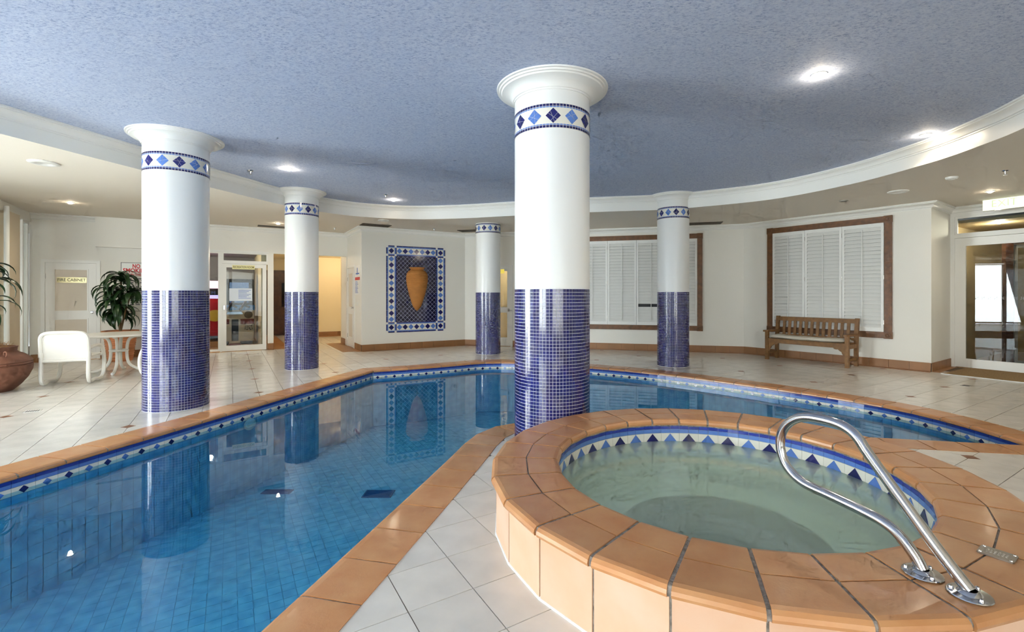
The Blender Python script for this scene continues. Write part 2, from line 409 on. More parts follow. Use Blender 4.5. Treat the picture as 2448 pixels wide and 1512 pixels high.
# ---- skirting tiles
def skirting(name, fr, a, b, h=.155, step=.30, m='terra_base'):
    e = thing(name, None, None, fr.pt(a, 0, 0), kind='structure')
    n = max(1, round((b-a)/step)); w = (b-a)/n
    mb = MB(); mb.box((a, 0, 0), (b, .008, h-.004), fr); mb.build('mortar', M['grout'], e, fix=False)
    for i in range(n):
        q = MB(); q.box((a+i*w+.0025, .001, .002), (a+(i+1)*w-.0025, .014, h), fr); q.build('tile', M[m], e, fix=False)
    q = MB(); q.box((a, .014, 0.0), (b, .11, .0045), fr); q.build('floor_border', M['terra_base'], e, fix=False)
    return e
skirting('baseboard_left', F_left, 0.02, F_left.S(108))
skirting('baseboard_left_middle', F_left, F_left.S(238), RS0-.02)
skirting('baseboard_left_pier', F_left, RS1+.0, CS0)
skirting('baseboard_corridor', F_side, .02, F_side.S(832)-.03)
skirting('baseboard_corridor_corner', F_side, F_side.S(848)+.03, F_side.len)
skirting('baseboard_mural', F_vase, 0, F_vase.len)
skirting('baseboard_back_left', F_win1, 0, D5a-.06)
skirting('baseboard_back', F_win1, D5b+.06, F_win1.len)
skirting('baseboard_right', F_win2, 0, F_win2.len)
skirting('baseboard_return', F_ret, 0, F_ret.len-.02)
# ================================================================== FLOOR
SPA = Vector((1.204, 2.856))
flo = thing('floor', None, None, (0, 0, 0), kind='structure')
outer = [(-13, -5), (13, -5), (13, 19), (-13, 19)]
def slit(hole):  # the deck around the pool as one simple outline
    k = min(range(len(hole)), key=lambda i: hole[i][0]+hole[i][1])
    h = [tuple(p) for p in hole[k:]+hole[:k+1]]
    a2 = sum(a[0]*b[1]-b[0]*a[1] for a, b in zip(h, h[1:]))
    if a2 > 0: h = h[::-1]
    return outer+[outer[0]]+h
DECK = slit(OUT)
OUTT = [tuple(p) for p in OUT]
EDGE = []
for a_, b_ in zip(OUT, OUT[1:]+OUT[:1]):
    k_ = max(1, int((b_-a_).length/.12))
    EDGE += [tuple(a_+(b_-a_)*q/k_) for q in range(k_)]
# bed below the tiles, cut round the spa well
from mathutils.geometry import tessellate_polygon
loops = [[Vector((x, y, 0)) for x, y in outer], [Vector((p[0], p[1], 0)) for p in OUT], [Vector((SPA.x+1.25*math.cos(t*math.pi/20), SPA.y+1.25*math.sin(t*math.pi/20), 0)) for t in range(40)]]
tris = tessellate_polygon(loops); flat = [p for l in loops for p in l]
mb = MB(); mb.add([(p.x, p.y, -.006) for p in flat], [tuple(t) for t in tris]); mb.build('mortar_bed', M['grout'], flo)
PITCH, GAP = .305, .0045
U0, V0 = .9486, 2.257
half = (PITCH-GAP)/2
rooms = [(-9.7, 13.2)]
def near_edge(cx, cy):
    return any((cx-p[0])**2+(cy-p[1])**2 < .36 for p in EDGE)
tiles = []
def room_ok(x, y):   # inside the hall or the corridor behind it
    p = Vector((x, y)); u = p.dot(U); v = p.dot(V)
    if y < -1.5 or abs(x) > 12: return False
    if v > 13.2: return 0.2 < u < 3.6 and v < 17.6
    if x < -1.6 and u > 2.7 and v > 11.65: return False
    if y > 7.17 and x < -7 and (p-F_glassA.o).dot(F_glassA.n) < -.25: return False
    if y <= 7.17 and x < -7 and (p-F_glassB.o).dot(F_glassB.n) < -.2: return False
    for fr in (F_win1, F_win2):
        if (p-fr.o).dot(fr.n) < -.2 and -.1 < (p-fr.o).dot(fr.t) < fr.len+1.2: return False
    if (p-F_door.o).dot(F_door.n) < -.2: return False
    return True
for i in range(-50, 60):
    for j in range(-30, 60):
        uc = U0+(i+.5)*PITCH; vc = V0+(j+.5)*PITCH
        x, y = uv(uc, vc)
        if not room_ok(x, y): continue
        if in_poly(x, y, OUTT) and not near_edge(x, y): continue
        ds = (Vector((x, y))-SPA).length
        if ds < 1.0: continue
        sq = [uv(uc+a*half, vc+b*half) for a, b in ((-1, -1), (1, -1), (1, 1), (-1, 1))]
        cut = False
        if near_edge(x, y):
            ins = [in_poly(a, b, OUTT) for a, b in sq]
            if all(ins): continue
            poly = [tuple(p) for p in DECK]
            for nn, c in ((U, uc+half), (-U, -uc+half), (V, vc+half), (-V, -vc+half)):
                poly = clip_half(poly, nn, c)
                if not poly: break
            if len(poly) < 3: continue
            q = [poly[0]]
            for p in poly[1:]:
                if (p[0]-q[-1][0])**2+(p[1]-q[-1][1])**2 > 1e-8: q.append(p)
            if len(q) > 2 and (q[0][0]-q[-1][0])**2+(q[0][1]-q[-1][1])**2 < 1e-8: q.pop()
            ch = True
            while ch and len(q) > 3:
                ch = False
                for t in range(len(q)):
                    a, b, c = Vector(q[t-1]), Vector(q[t]), Vector(q[(t+1) % len(q)]); e, f = b-a, c-b
                    if e.length < 1e-6 or f.length < 1e-6 or (e.normalized().dot(f.normalized()) < -.999): q.pop(t); ch = True; break
            ar = sum(a[0]*b[1]-b[0]*a[1] for a, b in zip(q, q[1:]+q[:1]))/2
            if ar < .0008 or len(q) < 3: continue
            sq = q; cut = len(q) != 4 or abs(ar-4*half*half) > 1e-5
        if ds < 1.55 and any((Vector(p)-SPA).length < 1.22 for p in sq):
            d = (Vector((x, y))-SPA).normalized(); sq = clip_half(sq, (-d.x, -d.y), -(d.dot(SPA)+1.22)); cut = True
            if len(sq) < 3: continue
        yy = max(y, .05); sxp = CX+FPX*x/yy; syp = CY+FPX*EYE/yy
        vis = y > .5 and -150 < sxp < 2600 and syp < 1750 and not (ds < 1.15)
        tiles.append((y if vis else y+100, sq, cut, (x, y)))
tiles.sort(key=lambda t: t[0])
mb = MB(); mb.prism([(-half, -half), (half, -half), (half, half), (-half, half)], -.006, 0, bottom=False)
full = mb.mesh('deck_tile'); full.materials.append(M['tile'])
rest = MB()
for k, (_, sq, cut, c) in enumerate(tiles):
    if k < 300:
        if cut:
            q = MB(); q.prism([(p[0]-c[0], p[1]-c[1]) for p in sq], -.006, 0, bottom=False); o = q.build('tile', M['tile'], fix=False)
        else:
            o = link('tile', full, M['tile']); o.rotation_euler = (0, 0, A)
        o.location = (c[0], c[1], 0); o.parent = flo
    else: rest.prism(sq, -.006, 0, bottom=False)
tag(rest.build('tile_field', M['tile'], flo, fix=False), 'pale deck tiles receding into the distance', kind='stuff')
mb = MB(); r = .062; mb.prism([(-r, 0), (0, -r), (r, 0), (0, r)], -.003, .0012, bottom=False); ins = mb.mesh('insert'); ins.materials.append(M['insert'])
for i in range(-4, 10):
    for j in range(-2, 11):
        x, y = uv(U0-2*PITCH+i*4*PITCH, V0+PITCH+j*4*PITCH)
        if not room_ok(x, y) or in_poly(x, y, OUTT) or (Vector((x, y))-SPA).length < 1.5 or near_edge(x, y) and min((x-p[0])**2+(y-p[1])**2 for p in EDGE) < .006: continue
        o = link('insert_tile', ins, M['insert'], flo, local=True); o.location = (x, y, 0); o.rotation_euler = (0, 0, A)
# ================================================================== SWIMMING POOL
ZW = -.13; ZB = -1.0
pool = thing('swimming_pool', 'blue tiled swimming pool edged with terracotta coping winding between the columns', 'pool', (-1, 5, ZB))
CP = [(CW, -.012), (CW, .004), (.055, .004), (.03, .002), (.012, -.006), (.002, -.018), (0, -.03), (.006, -.037), (.02, -.04)]
def station(i0, path, N):
    return path[i0], N[i0]
mort = MB()
for k, s in enumerate(SIDES):
    vis = resample(s, .314)
    nn = norm2(vis, False); nn = [v if True else v for v in nn]
    # outward normals, mitred with the neighbouring side at the ends
    sg = 1.0
    mid = len(vis)//2; t = vis[mid]+nn[mid]*.05
    if in_poly(t.x, t.y, [tuple(p) for p in LIP]): sg = -1.0
    nn = [v*sg for v in nn]
    for e, idx in ((vis[0], 0), (vis[-1], -1)):
        b = min(range(len(LIP)), key=lambda i: (LIP[i]-e).length); nn[idx] = LN[b]
    for i in range(len(vis)-1):
        a, b = vis[i], vis[i+1]
        if max(a.y, b.y) < -.3 or k == 3: continue
        d = (b-a).normalized()*.006
        pts = []
        for p, q, sh in ((a, nn[i], 1), (b, nn[i+1], -1)):
            pts.append([(p.x+q.x*dd+d.x*sh, p.y+q.y*dd+d.y*sh, z) for dd, z in CP])
        n = len(CP); mb = MB()
        mb.add(pts[0]+pts[1], [(t, t+1, n+t+1, n+t) for t in range(n-1)]+[tuple(range(n)), tuple(range(2*n-1, n-1, -1)), (0, n, 2*n-1, n-1)])
        mb.build('coping_tile', M['terra'], pool)
    n = len(vis)
    mv = [];
    for p, q in zip(vis, nn): mv += [(p.x+q.x*.006, p.y+q.y*.006, -.034), (p.x+q.x*.006, p.y+q.y*.006, -.012), (p.x+q.x*.03, p.y+q.y*.03, -.002), (p.x+q.x*(CW+.004), p.y+q.y*(CW+.004), -.002), (p.x+q.x*(CW+.004), p.y+q.y*(CW+.004), -.03)]
    mort.add(mv, [(i*5+t, i*5+t+1, (i+1)*5+t+1, (i+1)*5+t) for i in range(n-1) for t in range(4)])
mort.build('coping_mortar', M['grout_grey'], pool)
# basin
M['basin'] = mat('pool_basin_grout', (110, 170, 205), .6)
M['ptile'] = mat('pool_blue_mosaic', (134, 204, 228), .3, noise=(11, 0), c2=(104, 178, 214), detail=0)
WALLD = .022
mb = MB(); n = len(LIP)
wl = [p+q*WALLD for p, q in zip(LIP, LN)]
mb.add([(p.x, p.y, z) for z in (-.035, ZB) for p in wl], [(i, (i+1) % n, n+(i+1) % n, n+i) for i in range(n)]+[tuple(range(n, 2*n))])
mb.build('basin', M['basin'], pool)
ft = MB(); fh = .048
wlt = [tuple(p) for p in wl]
for i in range(-40, 70):
    for j in range(-10, 110):
        x, y = uv(i*.1, j*.1)
        if y < .3 or y > 9.6 or not in_poly(x, y, wlt): continue
        if not all(in_poly(x+a, y+b, wlt) for a, b in ((.06, 0), (-.06, 0), (0, .06), (0, -.06))): continue
        ft.prism([uv(i*.1+a*fh, j*.1+b*fh) for a, b in ((-1, -1), (1, -1), (1, 1), (-1, 1))], ZB, ZB+.004, bottom=False)
tag(ft.build('floor_mosaic', M['ptile'], pool, fix=False), 'small blue tiles on the pool floor', kind='stuff')
wt = MB()
for k, s in enumerate(SIDES[:3]):
    vs = resample(s, .098); nn = norm2(vs, False)
    t = vs[len(vs)//2]+nn[len(vs)//2]*.05; sg = -1 if in_poly(t.x, t.y, [tuple(p) for p in LIP]) else 1
    for i in range(len(vs)-1):
        if vs[i].y < .3: continue
        a, b = vs[i]+nn[i]*sg*(WALLD-.004), vs[i+1]+nn[i+1]*sg*(WALLD-.004); d = (b-a)*.03
        for r in range(8):
            z1 = -.164-r*.108; z0 = z1-.104
            wt.add([(a.x+d.x, a.y+d.y, z0), (b.x-d.x, b.y-d.y, z0), (b.x-d.x, b.y-d.y, z1), (a.x+d.x, a.y+d.y, z1)], [(0, 1, 2, 3)])
tag(wt.build('wall_mosaic', M['ptile'], pool, fix=False), 'blue tiles on the pool walls under water', kind='stuff')
def plate(mb, a, b, nin, z0, z1, g, th):   # flat glazed tile on a wall between plan points a and b, proud by th
    d = (b-a).normalized()*g; a = a+d; b = b-d; q = nin*th
    mb.add([(a.x, a.y, z0), (b.x, b.y, z0), (b.x, b.y, z1), (a.x, a.y, z1), (a.x+q.x, a.y+q.y, z0), (b.x+q.x, b.y+q.y, z0), (b.x+q.x, b.y+q.y, z1), (a.x+q.x, a.y+q.y, z1)],
           [(4, 5, 6, 7), (0, 1, 5, 4), (1, 2, 6, 5), (2, 3, 7, 6), (3, 0, 4, 7)])
def diamond(mb, c, t, nin, zc, hw, hh, th):
    q = nin*th; P = [(c.x-t.x*hw, c.y-t.y*hw, zc), (c.x, c.y, zc-hh), (c.x+t.x*hw, c.y+t.y*hw, zc), (c.x, c.y, zc+hh)]
    mb.add(P+[(p[0]+q.x, p[1]+q.y, p[2]) for p in P], [(4, 5, 6, 7), (0, 1, 5, 4), (1, 2, 6, 5), (2, 3, 7, 6), (3, 0, 4, 7)])
cnt = 0
for s in (SIDES[0], SIDES[1]):
    vs = resample(s, .147); nn = norm2(vs, False)
    t = vs[len(vs)//2]+nn[len(vs)//2]*.05; sg = 1 if in_poly(t.x, t.y, [tuple(p) for p in LIP]) else -1
    for i in range(len(vs)-1):
        cnt += 1
        if vs[i].y < .5: continue
        a = vs[i]-nn[i]*sg*(WALLD-.001); b = vs[i+1]-nn[i+1]*sg*(WALLD-.001); ni = nn[i]*sg
        for nm, mm, z0, z1 in (('navy_tile', 'royal', -.069, -.036), ('light_tile', 'mid', -.099, -.071), ('white_tile', 'ivory', -.160, -.101)):
            mb = MB(); plate(mb, a, b, ni, z0, z1, .0012, .004); mb.build(nm, M[mm], pool)
        c = (a+b)/2+ni*.0045; mb = MB(); diamond(mb, c, (b-a).normalized(), ni, -.131, .031, .028, .003)
        mb.build('diamond_tile', M['navy' if cnt % 2 else 'mid'], pool)
# water surface
M['water'] = water_mat('pool_water', (186, 230, 246), (1.6, .035))
poly = [p+q*(WALLD-.0095) for p, q in zip(LIP, LN)]; mb = MB(); mb.add([(p.x, p.y, ZW) for p in poly], [tuple(range(len(poly)-1, -1, -1))]); mb.build('water', M['water'], pool)
# two drain grilles on the pool floor, one return fitting in the wall
for px, py, w, l in ((663, 1178, .34, .12), (905, 1183, .34, .2)):
    p = floor_pt(px, py, ZB); mb = MB()
    mb.prism([(p.x+a*w/2, p.y+b*l/2) for a, b in ((-1, -1), (1, -1), (1, 1), (-1, 1))], ZB+.002, ZB+.012)
    for k in range(6): mb.box((p.x-w/2+.02, p.y-l/2+.012+k*(l-.02)/6, ZB+.012), (p.x+w/2-.02, p.y-l/2+.02+k*(l-.02)/6, ZB+.018))
    mb.build('drain_grille', mat('drain_blue', (30, 84, 140), .5), pool)
tdir = Vector((.2347, 1)).normalized(); p = Vector((-3.30, 5.68)); mb = MB()
for r, h in ((.085, .012), (.06, .02)):
    c = Vector((p.x-.01, p.y, -.215)); nin = Vector((tdir.y, -tdir.x, 0))
    P = [c+Vector((tdir.x, tdir.y, 0))*r*math.cos(a*math.pi/10)+Vector((0, 0, 1))*r*.8*math.sin(a*math.pi/10) for a in range(20)]
    mb.add([tuple(q) for q in P]+[tuple(q+nin*h) for q in P], [tuple(range(20, 40))]+[(i, (i+1) % 20, 20+(i+1) % 20, 20+i) for i in range(20)])
mb.build('return_fitting', M['white'], pool)
# ================================================================== SPA
spa = thing('spa', 'round raised spa with terracotta rim, blue diamond band and green water', 'spa', (SPA.x, SPA.y, 0))
NS = 28; ST = 2*math.pi/NS; A0 = math.pi/2-math.radians(4.1)
def ring_pt(r, a, z): return (SPA.x+r*math.cos(a), SPA.y+r*math.sin(a), z)
ZT = .33; RI, RM, RO, RW = .985, 1.188, 1.40, 1.372
PI_ = [(RM-.004, .296), (RM-.004, ZT), (RI+.035, ZT), (RI+.016, ZT-.004), (RI+.004, ZT-.016), (RI, ZT-.03), (RI+.004, ZT-.044), (RI+.016, ZT-.05)]
PO_ = [(RM+.004, .296), (RM+.004, ZT), (RO-.035, ZT), (RO-.016, ZT-.004), (RO-.004, ZT-.016), (RO, ZT-.03), (RO-.004, ZT-.042), (RO-.02, ZT-.048)]
for k in range(NS):
    for nm, prof in (('rim_tile_inner', PI_), ('rim_tile_outer', PO_)):
        mb = MB(); n = len(prof); vs = []
        for e, sh in ((k, 1), (k+1, -1)):
            a = A0-e*ST
            vs += [ring_pt(r, a-sh*.008/r, z) for r, z in prof]
        mb.add(vs, [(t, t+1, n+t+1, n+t) for t in range(n-1)]+[tuple(range(n)), tuple(range(2*n-1, n-1, -1)), (0, n, 2*n-1, n-1)])
        mb.build('rim_tile', M['terra'], spa)
    a, b = A0-k*ST-.0036, A0-(k+1)*ST+.0036
    mb = MB(); mb.add([ring_pt(RW, a, .006), ring_pt(RW, b, .006), ring_pt(RW, b, .276), ring_pt(RW, a, .276), ring_pt(RW-.02, a, .006), ring_pt(RW-.02, b, .006), ring_pt(RW-.02, b, .276), ring_pt(RW-.02, a, .276)],
                      [(0, 1, 2, 3), (4, 5, 1, 0), (5, 6, 2, 1), (6, 7, 3, 2), (7, 4, 0, 3)])
    mb.build('riser_tile', M['terra_pale'], spa)
mb = MB(); prof = [(RW-.006, 0), (RW-.006, .284), (RO-.012, .287), (RO-.01, .305), (RO-.018, .322), (RO-.036, ZT-.005), (RI+.036, ZT-.005), (RI+.02, .322), (RI+.01, .305), (RI+.012, .284), (RI+.016, .27)]
vs = []
for k in range(NS):
    vs += [ring_pt(r, A0-k*ST, z) for r, z in prof]
n = len(prof); mb.add(vs, [(k*n+t, ((k+1) % NS)*n+t, ((k+1) % NS)*n+t+1, k*n+t+1) for k in range(NS) for t in range(n-1)])
mb.build('mortar', M['grout_grey'], spa)
mb = MB(); vs = []
for k in range(NS): vs += [ring_pt(RW+.006, A0-k*ST, 0), ring_pt(RW+.006, A0-k*ST, .006), ring_pt(RW-.01, A0-k*ST, .012)]
mb.add(vs, [(k*3+t, ((k+1) % NS)*3+t, ((k+1) % NS)*3+t+1, k*3+t+1) for k in range(NS) for t in range(2)])
mb.build('sealant', M['grout_w'], spa)
M['spagrout'] = mat('spa_basin_grout', (196, 206, 196), .6)
M['spatile'] = mat('spa_pale_mosaic', (236, 242, 232), .3)
ZSW, ZSEAT, ZSB = .152, -.13, -1.0; RB = 1.0; RSEAT = .60
mb = MB(); mb.lathe([(RB, .28), (RB, ZSEAT), (RSEAT, ZSEAT), (RSEAT, ZSB), (0.001, ZSB)], (SPA.x, SPA.y, 0), 84)
mb.build('basin', M['spagrout'], spa, smooth=True)
seat = MB()
for q in range(5):
    r0 = RSEAT+.004+q*.079; r1 = r0+.075
    for k in range(72):
        a, b = k*2*math.pi/72+.002/r0, (k+1)*2*math.pi/72-.002/r0
        seat.add([ring_pt(r0, a, ZSEAT+.004), ring_pt(r1, a, ZSEAT+.004), ring_pt(r1, b, ZSEAT+.004), ring_pt(r0, b, ZSEAT+.004)], [(0, 1, 2, 3)])
for q in range(3):
    for k in range(84):
        a, b = k*2*math.pi/84+.002, (k+1)*2*math.pi/84-.002; z1 = .05-q*.078; z0 = z1-.074
        seat.add([ring_pt(RB-.004, a, z0), ring_pt(RB-.004, a, z1), ring_pt(RB-.004, b, z1), ring_pt(RB-.004, b, z0)], [(0, 1, 2, 3)])
tag(seat.build('seat_mosaic', M['spatile'], spa, fix=False), 'pale tiles on the spa seat and wall under water', kind='stuff')
ND = 42
for k in range(ND):
    for h in range(2):
        a, b = (k+h*.5)*2*math.pi/ND, (k+h*.5+.5)*2*math.pi/ND
        pa = Vector(ring_pt(RB-.001, a, 0)[:2]); pb = Vector(ring_pt(RB-.001, b, 0)[:2]); ni = (SPA-(pa+pb)/2).normalized()
        for nm, mm, z0, z1 in (('navy_tile', 'royal', .249, .274), ('light_tile', 'mid', .217, .247), ('white_tile', 'ivory', .055, .215)):
            mb = MB(); plate(mb, pa, pb, ni, z0, z1, .001, .004); mb.build(nm, M[mm], spa)
    a = (k+.5)*2*math.pi/ND; c = Vector(ring_pt(RB-.0065, a, 0)[:2]); ni = (SPA-c).normalized(); t = Vector((-ni.y, ni.x))
    mb = MB(); diamond(mb, c, t, ni, .138, .062, .075, .003)
    mb.build('diamond_tile', M['navy' if k % 2 else 'mid'], spa)
M['spawater'] = water_mat('spa_water', (228, 248, 236), (2.2, .03), ((232, 250, 238), .33))
mb = MB(); mb.lathe([(.0005, ZSW), (RB-.008, ZSW)], (SPA.x, SPA.y, 0), 84); mb.build('water', M['spawater'], spa)
# ================================================================== COLUMNS
def fbox(name, fr, s0, s1, d0, d1, z0, z1, m, parent=None):
    mb = MB(); mb.box((s0, d0, z0), (s1, d1, z1), fr); return mb.build(name, M[m] if isinstance(m, str) else m, parent)
def shards(hw, hh, seed):
    rnd = random.Random(seed); P = [[(-hw, 0), (0, -hh), (hw, 0), (0, hh)]]
    a0 = rnd.random()*3.14
    for k in range(3):
        a = a0+k*1.05+rnd.uniform(-.25, .25); n = (math.cos(a), math.sin(a)); c = rnd.uniform(-.014, .014); Q = []
        for p in P:
            l = clip_half(p, n, c-.0011); r = clip_half(p, (-n[0], -n[1]), -c-.0011)
            if k == 2 and rnd.random() < .35: Q.append(p); continue
            Q += [x for x in (l, r) if len(x) > 2]
        P = Q
    out = []
    for p in P:
        for x0 in (-.07, -.035, 0, .035):
            q = clip_half(clip_half(p, (1, 0), x0+.035), (-1, 0), -x0)
            if len(q) > 2: out.append(q)
    return out
def column(c, r, label, top=ZC, cap=True, rot=0.0, z0=0.0):
    t = thing('column', label, 'column', (c[0], c[1], z0), group='round columns with blue mosaic feet')
    c3 = (c[0], c[1], 0); TT = 1.405; b0, b1 = (2.785, 2.998) if cap else (2.757, 2.97)
    zt = top-.125 if cap else top
    mb = MB(); mb.lathe([(r, TT), (r, zt)], c3, 72); mb.build('shaft', M['column'], t, smooth=True)
    mb = MB(); mb.lathe([(r-.003, z0), (r-.003, TT), (r-.02, TT+.001)], c3, 72); mb.build('mosaic_grout', M['grout_w'], t, smooth=True)
    n = round(2*math.pi*r/.0292); n -= n % 2; p = 2*math.pi/n; rows = int((TT-z0-.008)/.0292); ph = (TT-z0-.008)/rows; g = .0021
    mz = MB()
    for i in range(n):
        a, b = i*p+g/r, (i+1)*p-g/r; ca, sa, cb, sb = math.cos(a), math.sin(a), math.cos(b), math.sin(b)
        R = r+.0012; Q = r-.003
        for j in range(rows):
            z = z0+.004+j*ph+g; y = z+ph-2*g; x = c[0]; w = c[1]
            k = len(mz.v)
            mz.v += [(x+R*ca, w+R*sa, z), (x+R*cb, w+R*sb, z), (x+R*cb, w+R*sb, y), (x+R*ca, w+R*sa, y),
                     (x+Q*ca, w+Q*sa, z), (x+Q*cb, w+Q*sb, z), (x+Q*cb, w+Q*sb, y), (x+Q*ca, w+Q*sa, y)]
            mz.f += [(k, k+1, k+2, k+3), (k+4, k+5, k+1, k), (k+5, k+6, k+2, k+1), (k+6, k+7, k+3, k+2), (k+7, k+4, k, k+3)]
    tag(mz.build('mosaic', M['mosaic'], t, fix=False), 'navy square mosaic tiles', kind='stuff')
    mb = MB(); mb.lathe([(r-.002, b0), (r+.0015, b0), (r+.0015, b1), (r-.002, b1)], c3, 72); mb.build('band', M['ivory'], t, smooth=True)
    for nm, zz, mm in (('border_navy', ((b0+.004, b0+.024), (b1-.024, b1-.004)), 'navy'), ('border_light', ((b0+.027, b0+.036), (b1-.036, b1-.027)), 'mid')):
        bd = MB()
        for z, y in zz:
            for i in range(n):
                a, b = i*p+g/r, (i+1)*p-g/r
                bd.add([(c[0]+(r+.0035)*math.cos(q), c[1]+(r+.0035)*math.sin(q), h) for q, h in ((a, z), (b, z), (b, y), (a, y))], [(0, 1, 2, 3)])
        tag(bd.build(nm, M[mm], t, fix=False), kind='stuff')
    hh = (b1-b0)/2-.041; zc = (b0+b1)/2; nd = 13
    for i in range(nd):
        a = rot+i*2*math.pi/nd; mb = MB()
        for q in shards(.062*r/.33, hh, i*7+int(c[1]*10)):
            mb.add([(c[0]+(r+.004)*math.cos(a+x/r), c[1]+(r+.004)*math.sin(a+x/r), zc+z) for x, z in q], [tuple(range(len(q)))])
        mb.build('diamond_tile', M['navy' if i % 2 else 'mid'], t, fix=False)
    if cap:
        k = r/.35
        prof = [(r, -.13), (r+.008*k, -.13), (r+.008*k, -.115), (r+.018*k, -.112), (r+.026*k, -.09), (r+.05*k, -.062), (r+.088*k, -.045), (r+.12*k, -.04), (r+.126*k, -.028), (r+.142*k, -.026), (r+.146*k, -.014), (r+.165*k, -.012), (r+.168*k, 0)]
        mb = MB(); mb.lathe([(x, top+z) for x, z in prof], c3, 72); mb.build('capital', M['column'], t, smooth=True)
    return t
def mosaic_mat():
    m = mat('navy_mosaic', (34, 38, 118), .1, noise=(9, 0), c2=(24, 26, 84), spec=.7, coat=.4, detail=6); return m
M['mosaic'] = mosaic_mat()
def col_at(xl, xr, yb):
    r = .3
    for _ in range(12):
        Y = EYE*FPX/(yb-CY)+r; kl, kr = (xl-CX)/FPX, (xr-CX)/FPX; a = (math.atan(kl)+math.atan(kr))/2; h = (math.atan(kr)-math.atan(kl))/2
        r = Y/math.cos(a)*math.sin(h)
    return (Y*math.tan(a), Y), r
for (xl, xr, yb, lab, cap, rot) in ((338.5, 501.5, 988, 'thick column left of the pool between the white chairs and the coping', True, .1), (680.5, 762, 886.3, 'column in front of the corridor opening, left of the urn mural', True, .2),
                               (1137, 1196.5, 848.5, 'slender far column without a capital beside the narrow white door', False, .12), (1571, 1648, 879.3, 'column in front of the back shutters, right of the pool', True, .24)):
    c, r = col_at(xl, xr, yb); column(c, r, lab, ZC if cap else ZL, cap, rot)
CC = (.268, 4.38); RC = 4.38*math.tan((math.atan((1408.5-CX)/FPX)-math.atan((1229.5-CX)/FPX))/2)
column(CC, RC, 'nearest and tallest column rising behind the rim of the spa', rot=.33)
# ================================================================== URN MURAL
mural = thing('tile_mural', 'blue tile mural with diamond border around a clay urn', 'mural', F_vase.pt(F_vase.S(993), 0, F_vase.Z(993, 795)))
ms0, ms1 = F_vase.S(923), F_vase.S(1064); mz0 = (F_vase.Z(923, 797)+F_vase.Z(1064, 790))/2; mz1 = (F_vase.Z(923, 587)+F_vase.Z(1064, 594))/2
bw = (ms1-ms0)*.135; ew = bw*.24      # border band and its blue edging
fbox('backing', F_vase, ms0+ew, ms1-ew, .0005, .004, mz0+ew, mz1-ew, 'ivory', mural)
fs0, fs1, fz0, fz1 = ms0+bw+ew, ms1-bw-ew, mz0+bw+ew, mz1-bw-ew
fbox('field_grout', F_vase, fs0, fs1, .004, .0055, fz0, fz1, mat('field_grout', (196, 200, 214), .6), mural)
dh = (fs1-fs0)/9.4; g = .0045
for i in range(-2, 22):
    for j in range(-2, 40):
        cs = fs0+i*dh+(j % 2)*dh/2; cz = fz0+j*dh/2
        poly = [(cs-dh/2+g, cz), (cs, cz-dh/2+g), (cs+dh/2-g, cz), (cs, cz+dh/2-g)]
        for nn, c in (((1, 0), fs1-.002), ((-1, 0), -fs0-.002), ((0, 1), fz1-.002), ((0, -1), -fz0-.002)): poly = clip_half(poly, nn, c) if poly else poly
        if len(poly) < 3: continue
        q = MB(); n = len(poly)
        q.add([F_vase.pt(a, d, b) for d in (.0055, .0085) for a, b in poly], [tuple(range(n, 2*n))]+[(k, (k+1) % n, n+(k+1) % n, n+k) for k in range(n)])
        q.build('field_tile', M['field'], mural)
def dia(s, z, h, mm):
    q = MB(); P = [(s-h, z), (s, z-h), (s+h, z), (s, z+h)]
    q.add([F_vase.pt(a, d, b) for d in (.004, .008) for a, b in P], [(4, 5, 6, 7)]+[(k, (k+1) % 4, 4+(k+1) % 4, 4+k) for k in range(4)])
    q.build('diamond_tile', M[mm], mural)
bc = bw/2+ew/2; hd = bw*.33
for s in (ms0+bc, ms1-bc):
    for z in (mz0+bc, mz1-bc): dia(s, z, hd, 'navy')
nh = 7
for z in (mz0+bc, mz1-bc):
    for k in range(nh): dia(fs0+(k+.5)*(fs1-fs0)/nh, z, hd, 'mid' if k % 2 == 0 else 'navy')
nv = 11
for s in (ms0+bc, ms1-bc):
    for k in range(nv): dia(s, fz0+(k+.5)*(fz1-fz0)/nv, hd, 'mid' if k % 2 == 0 else 'navy')
def strip(s0, s1, z0, z1, outer_lo):
    vert = (z1-z0) > (s1-s0)
    if vert: m_ = (s0+s1)/2; parts = ((s0, m_, z0, z1), (m_+.002, s1, z0, z1))
    else: m_ = (z0+z1)/2; parts = ((s0, s1, z0, m_), (s0, s1, m_+.002, z1))
    for k, p in enumerate(parts):
        navy = (k == 0) == outer_lo
        n = max(1, round(max(p[1]-p[0], p[3]-p[2])/.145))
        for i in range(n):
            if vert: a = p[2]+(p[3]-p[2])*i/n+.0012; b = p[2]+(p[3]-p[2])*(i+1)/n-.0012; fbox('edging_tile', F_vase, p[0], p[1], .004, .009, a, b, 'navy' if navy else 'mid', mural)
            else: a = p[0]+(p[1]-p[0])*i/n+.0012; b = p[0]+(p[1]-p[0])*(i+1)/n-.0012; fbox('edging_tile', F_vase, a, b, .004, .009, p[2], p[3], 'navy' if navy else 'mid', mural)
for s0, s1 in ((ms0+ew, ms0+bw), (fs0, fs1), (ms1-bw, ms1-ew)):
    strip(s0, s1, mz0, mz0+ew, True); strip(s0, s1, mz0+bw, mz0+bw+ew, False)
    strip(s0, s1, mz1-ew, mz1, False); strip(s0, s1, mz1-bw-ew, mz1-bw, True)
for z0, z1 in ((mz0+ew, mz0+bw), (fz0, fz1), (mz1-bw, mz1-ew)):
    strip(ms0, ms0+ew, z0, z1, True); strip(ms0+bw, ms0+bw+ew, z0, z1, False)
    strip(ms1-ew, ms1, z0, z1, False); strip(ms1-bw-ew, ms1-bw, z0, z1, True)
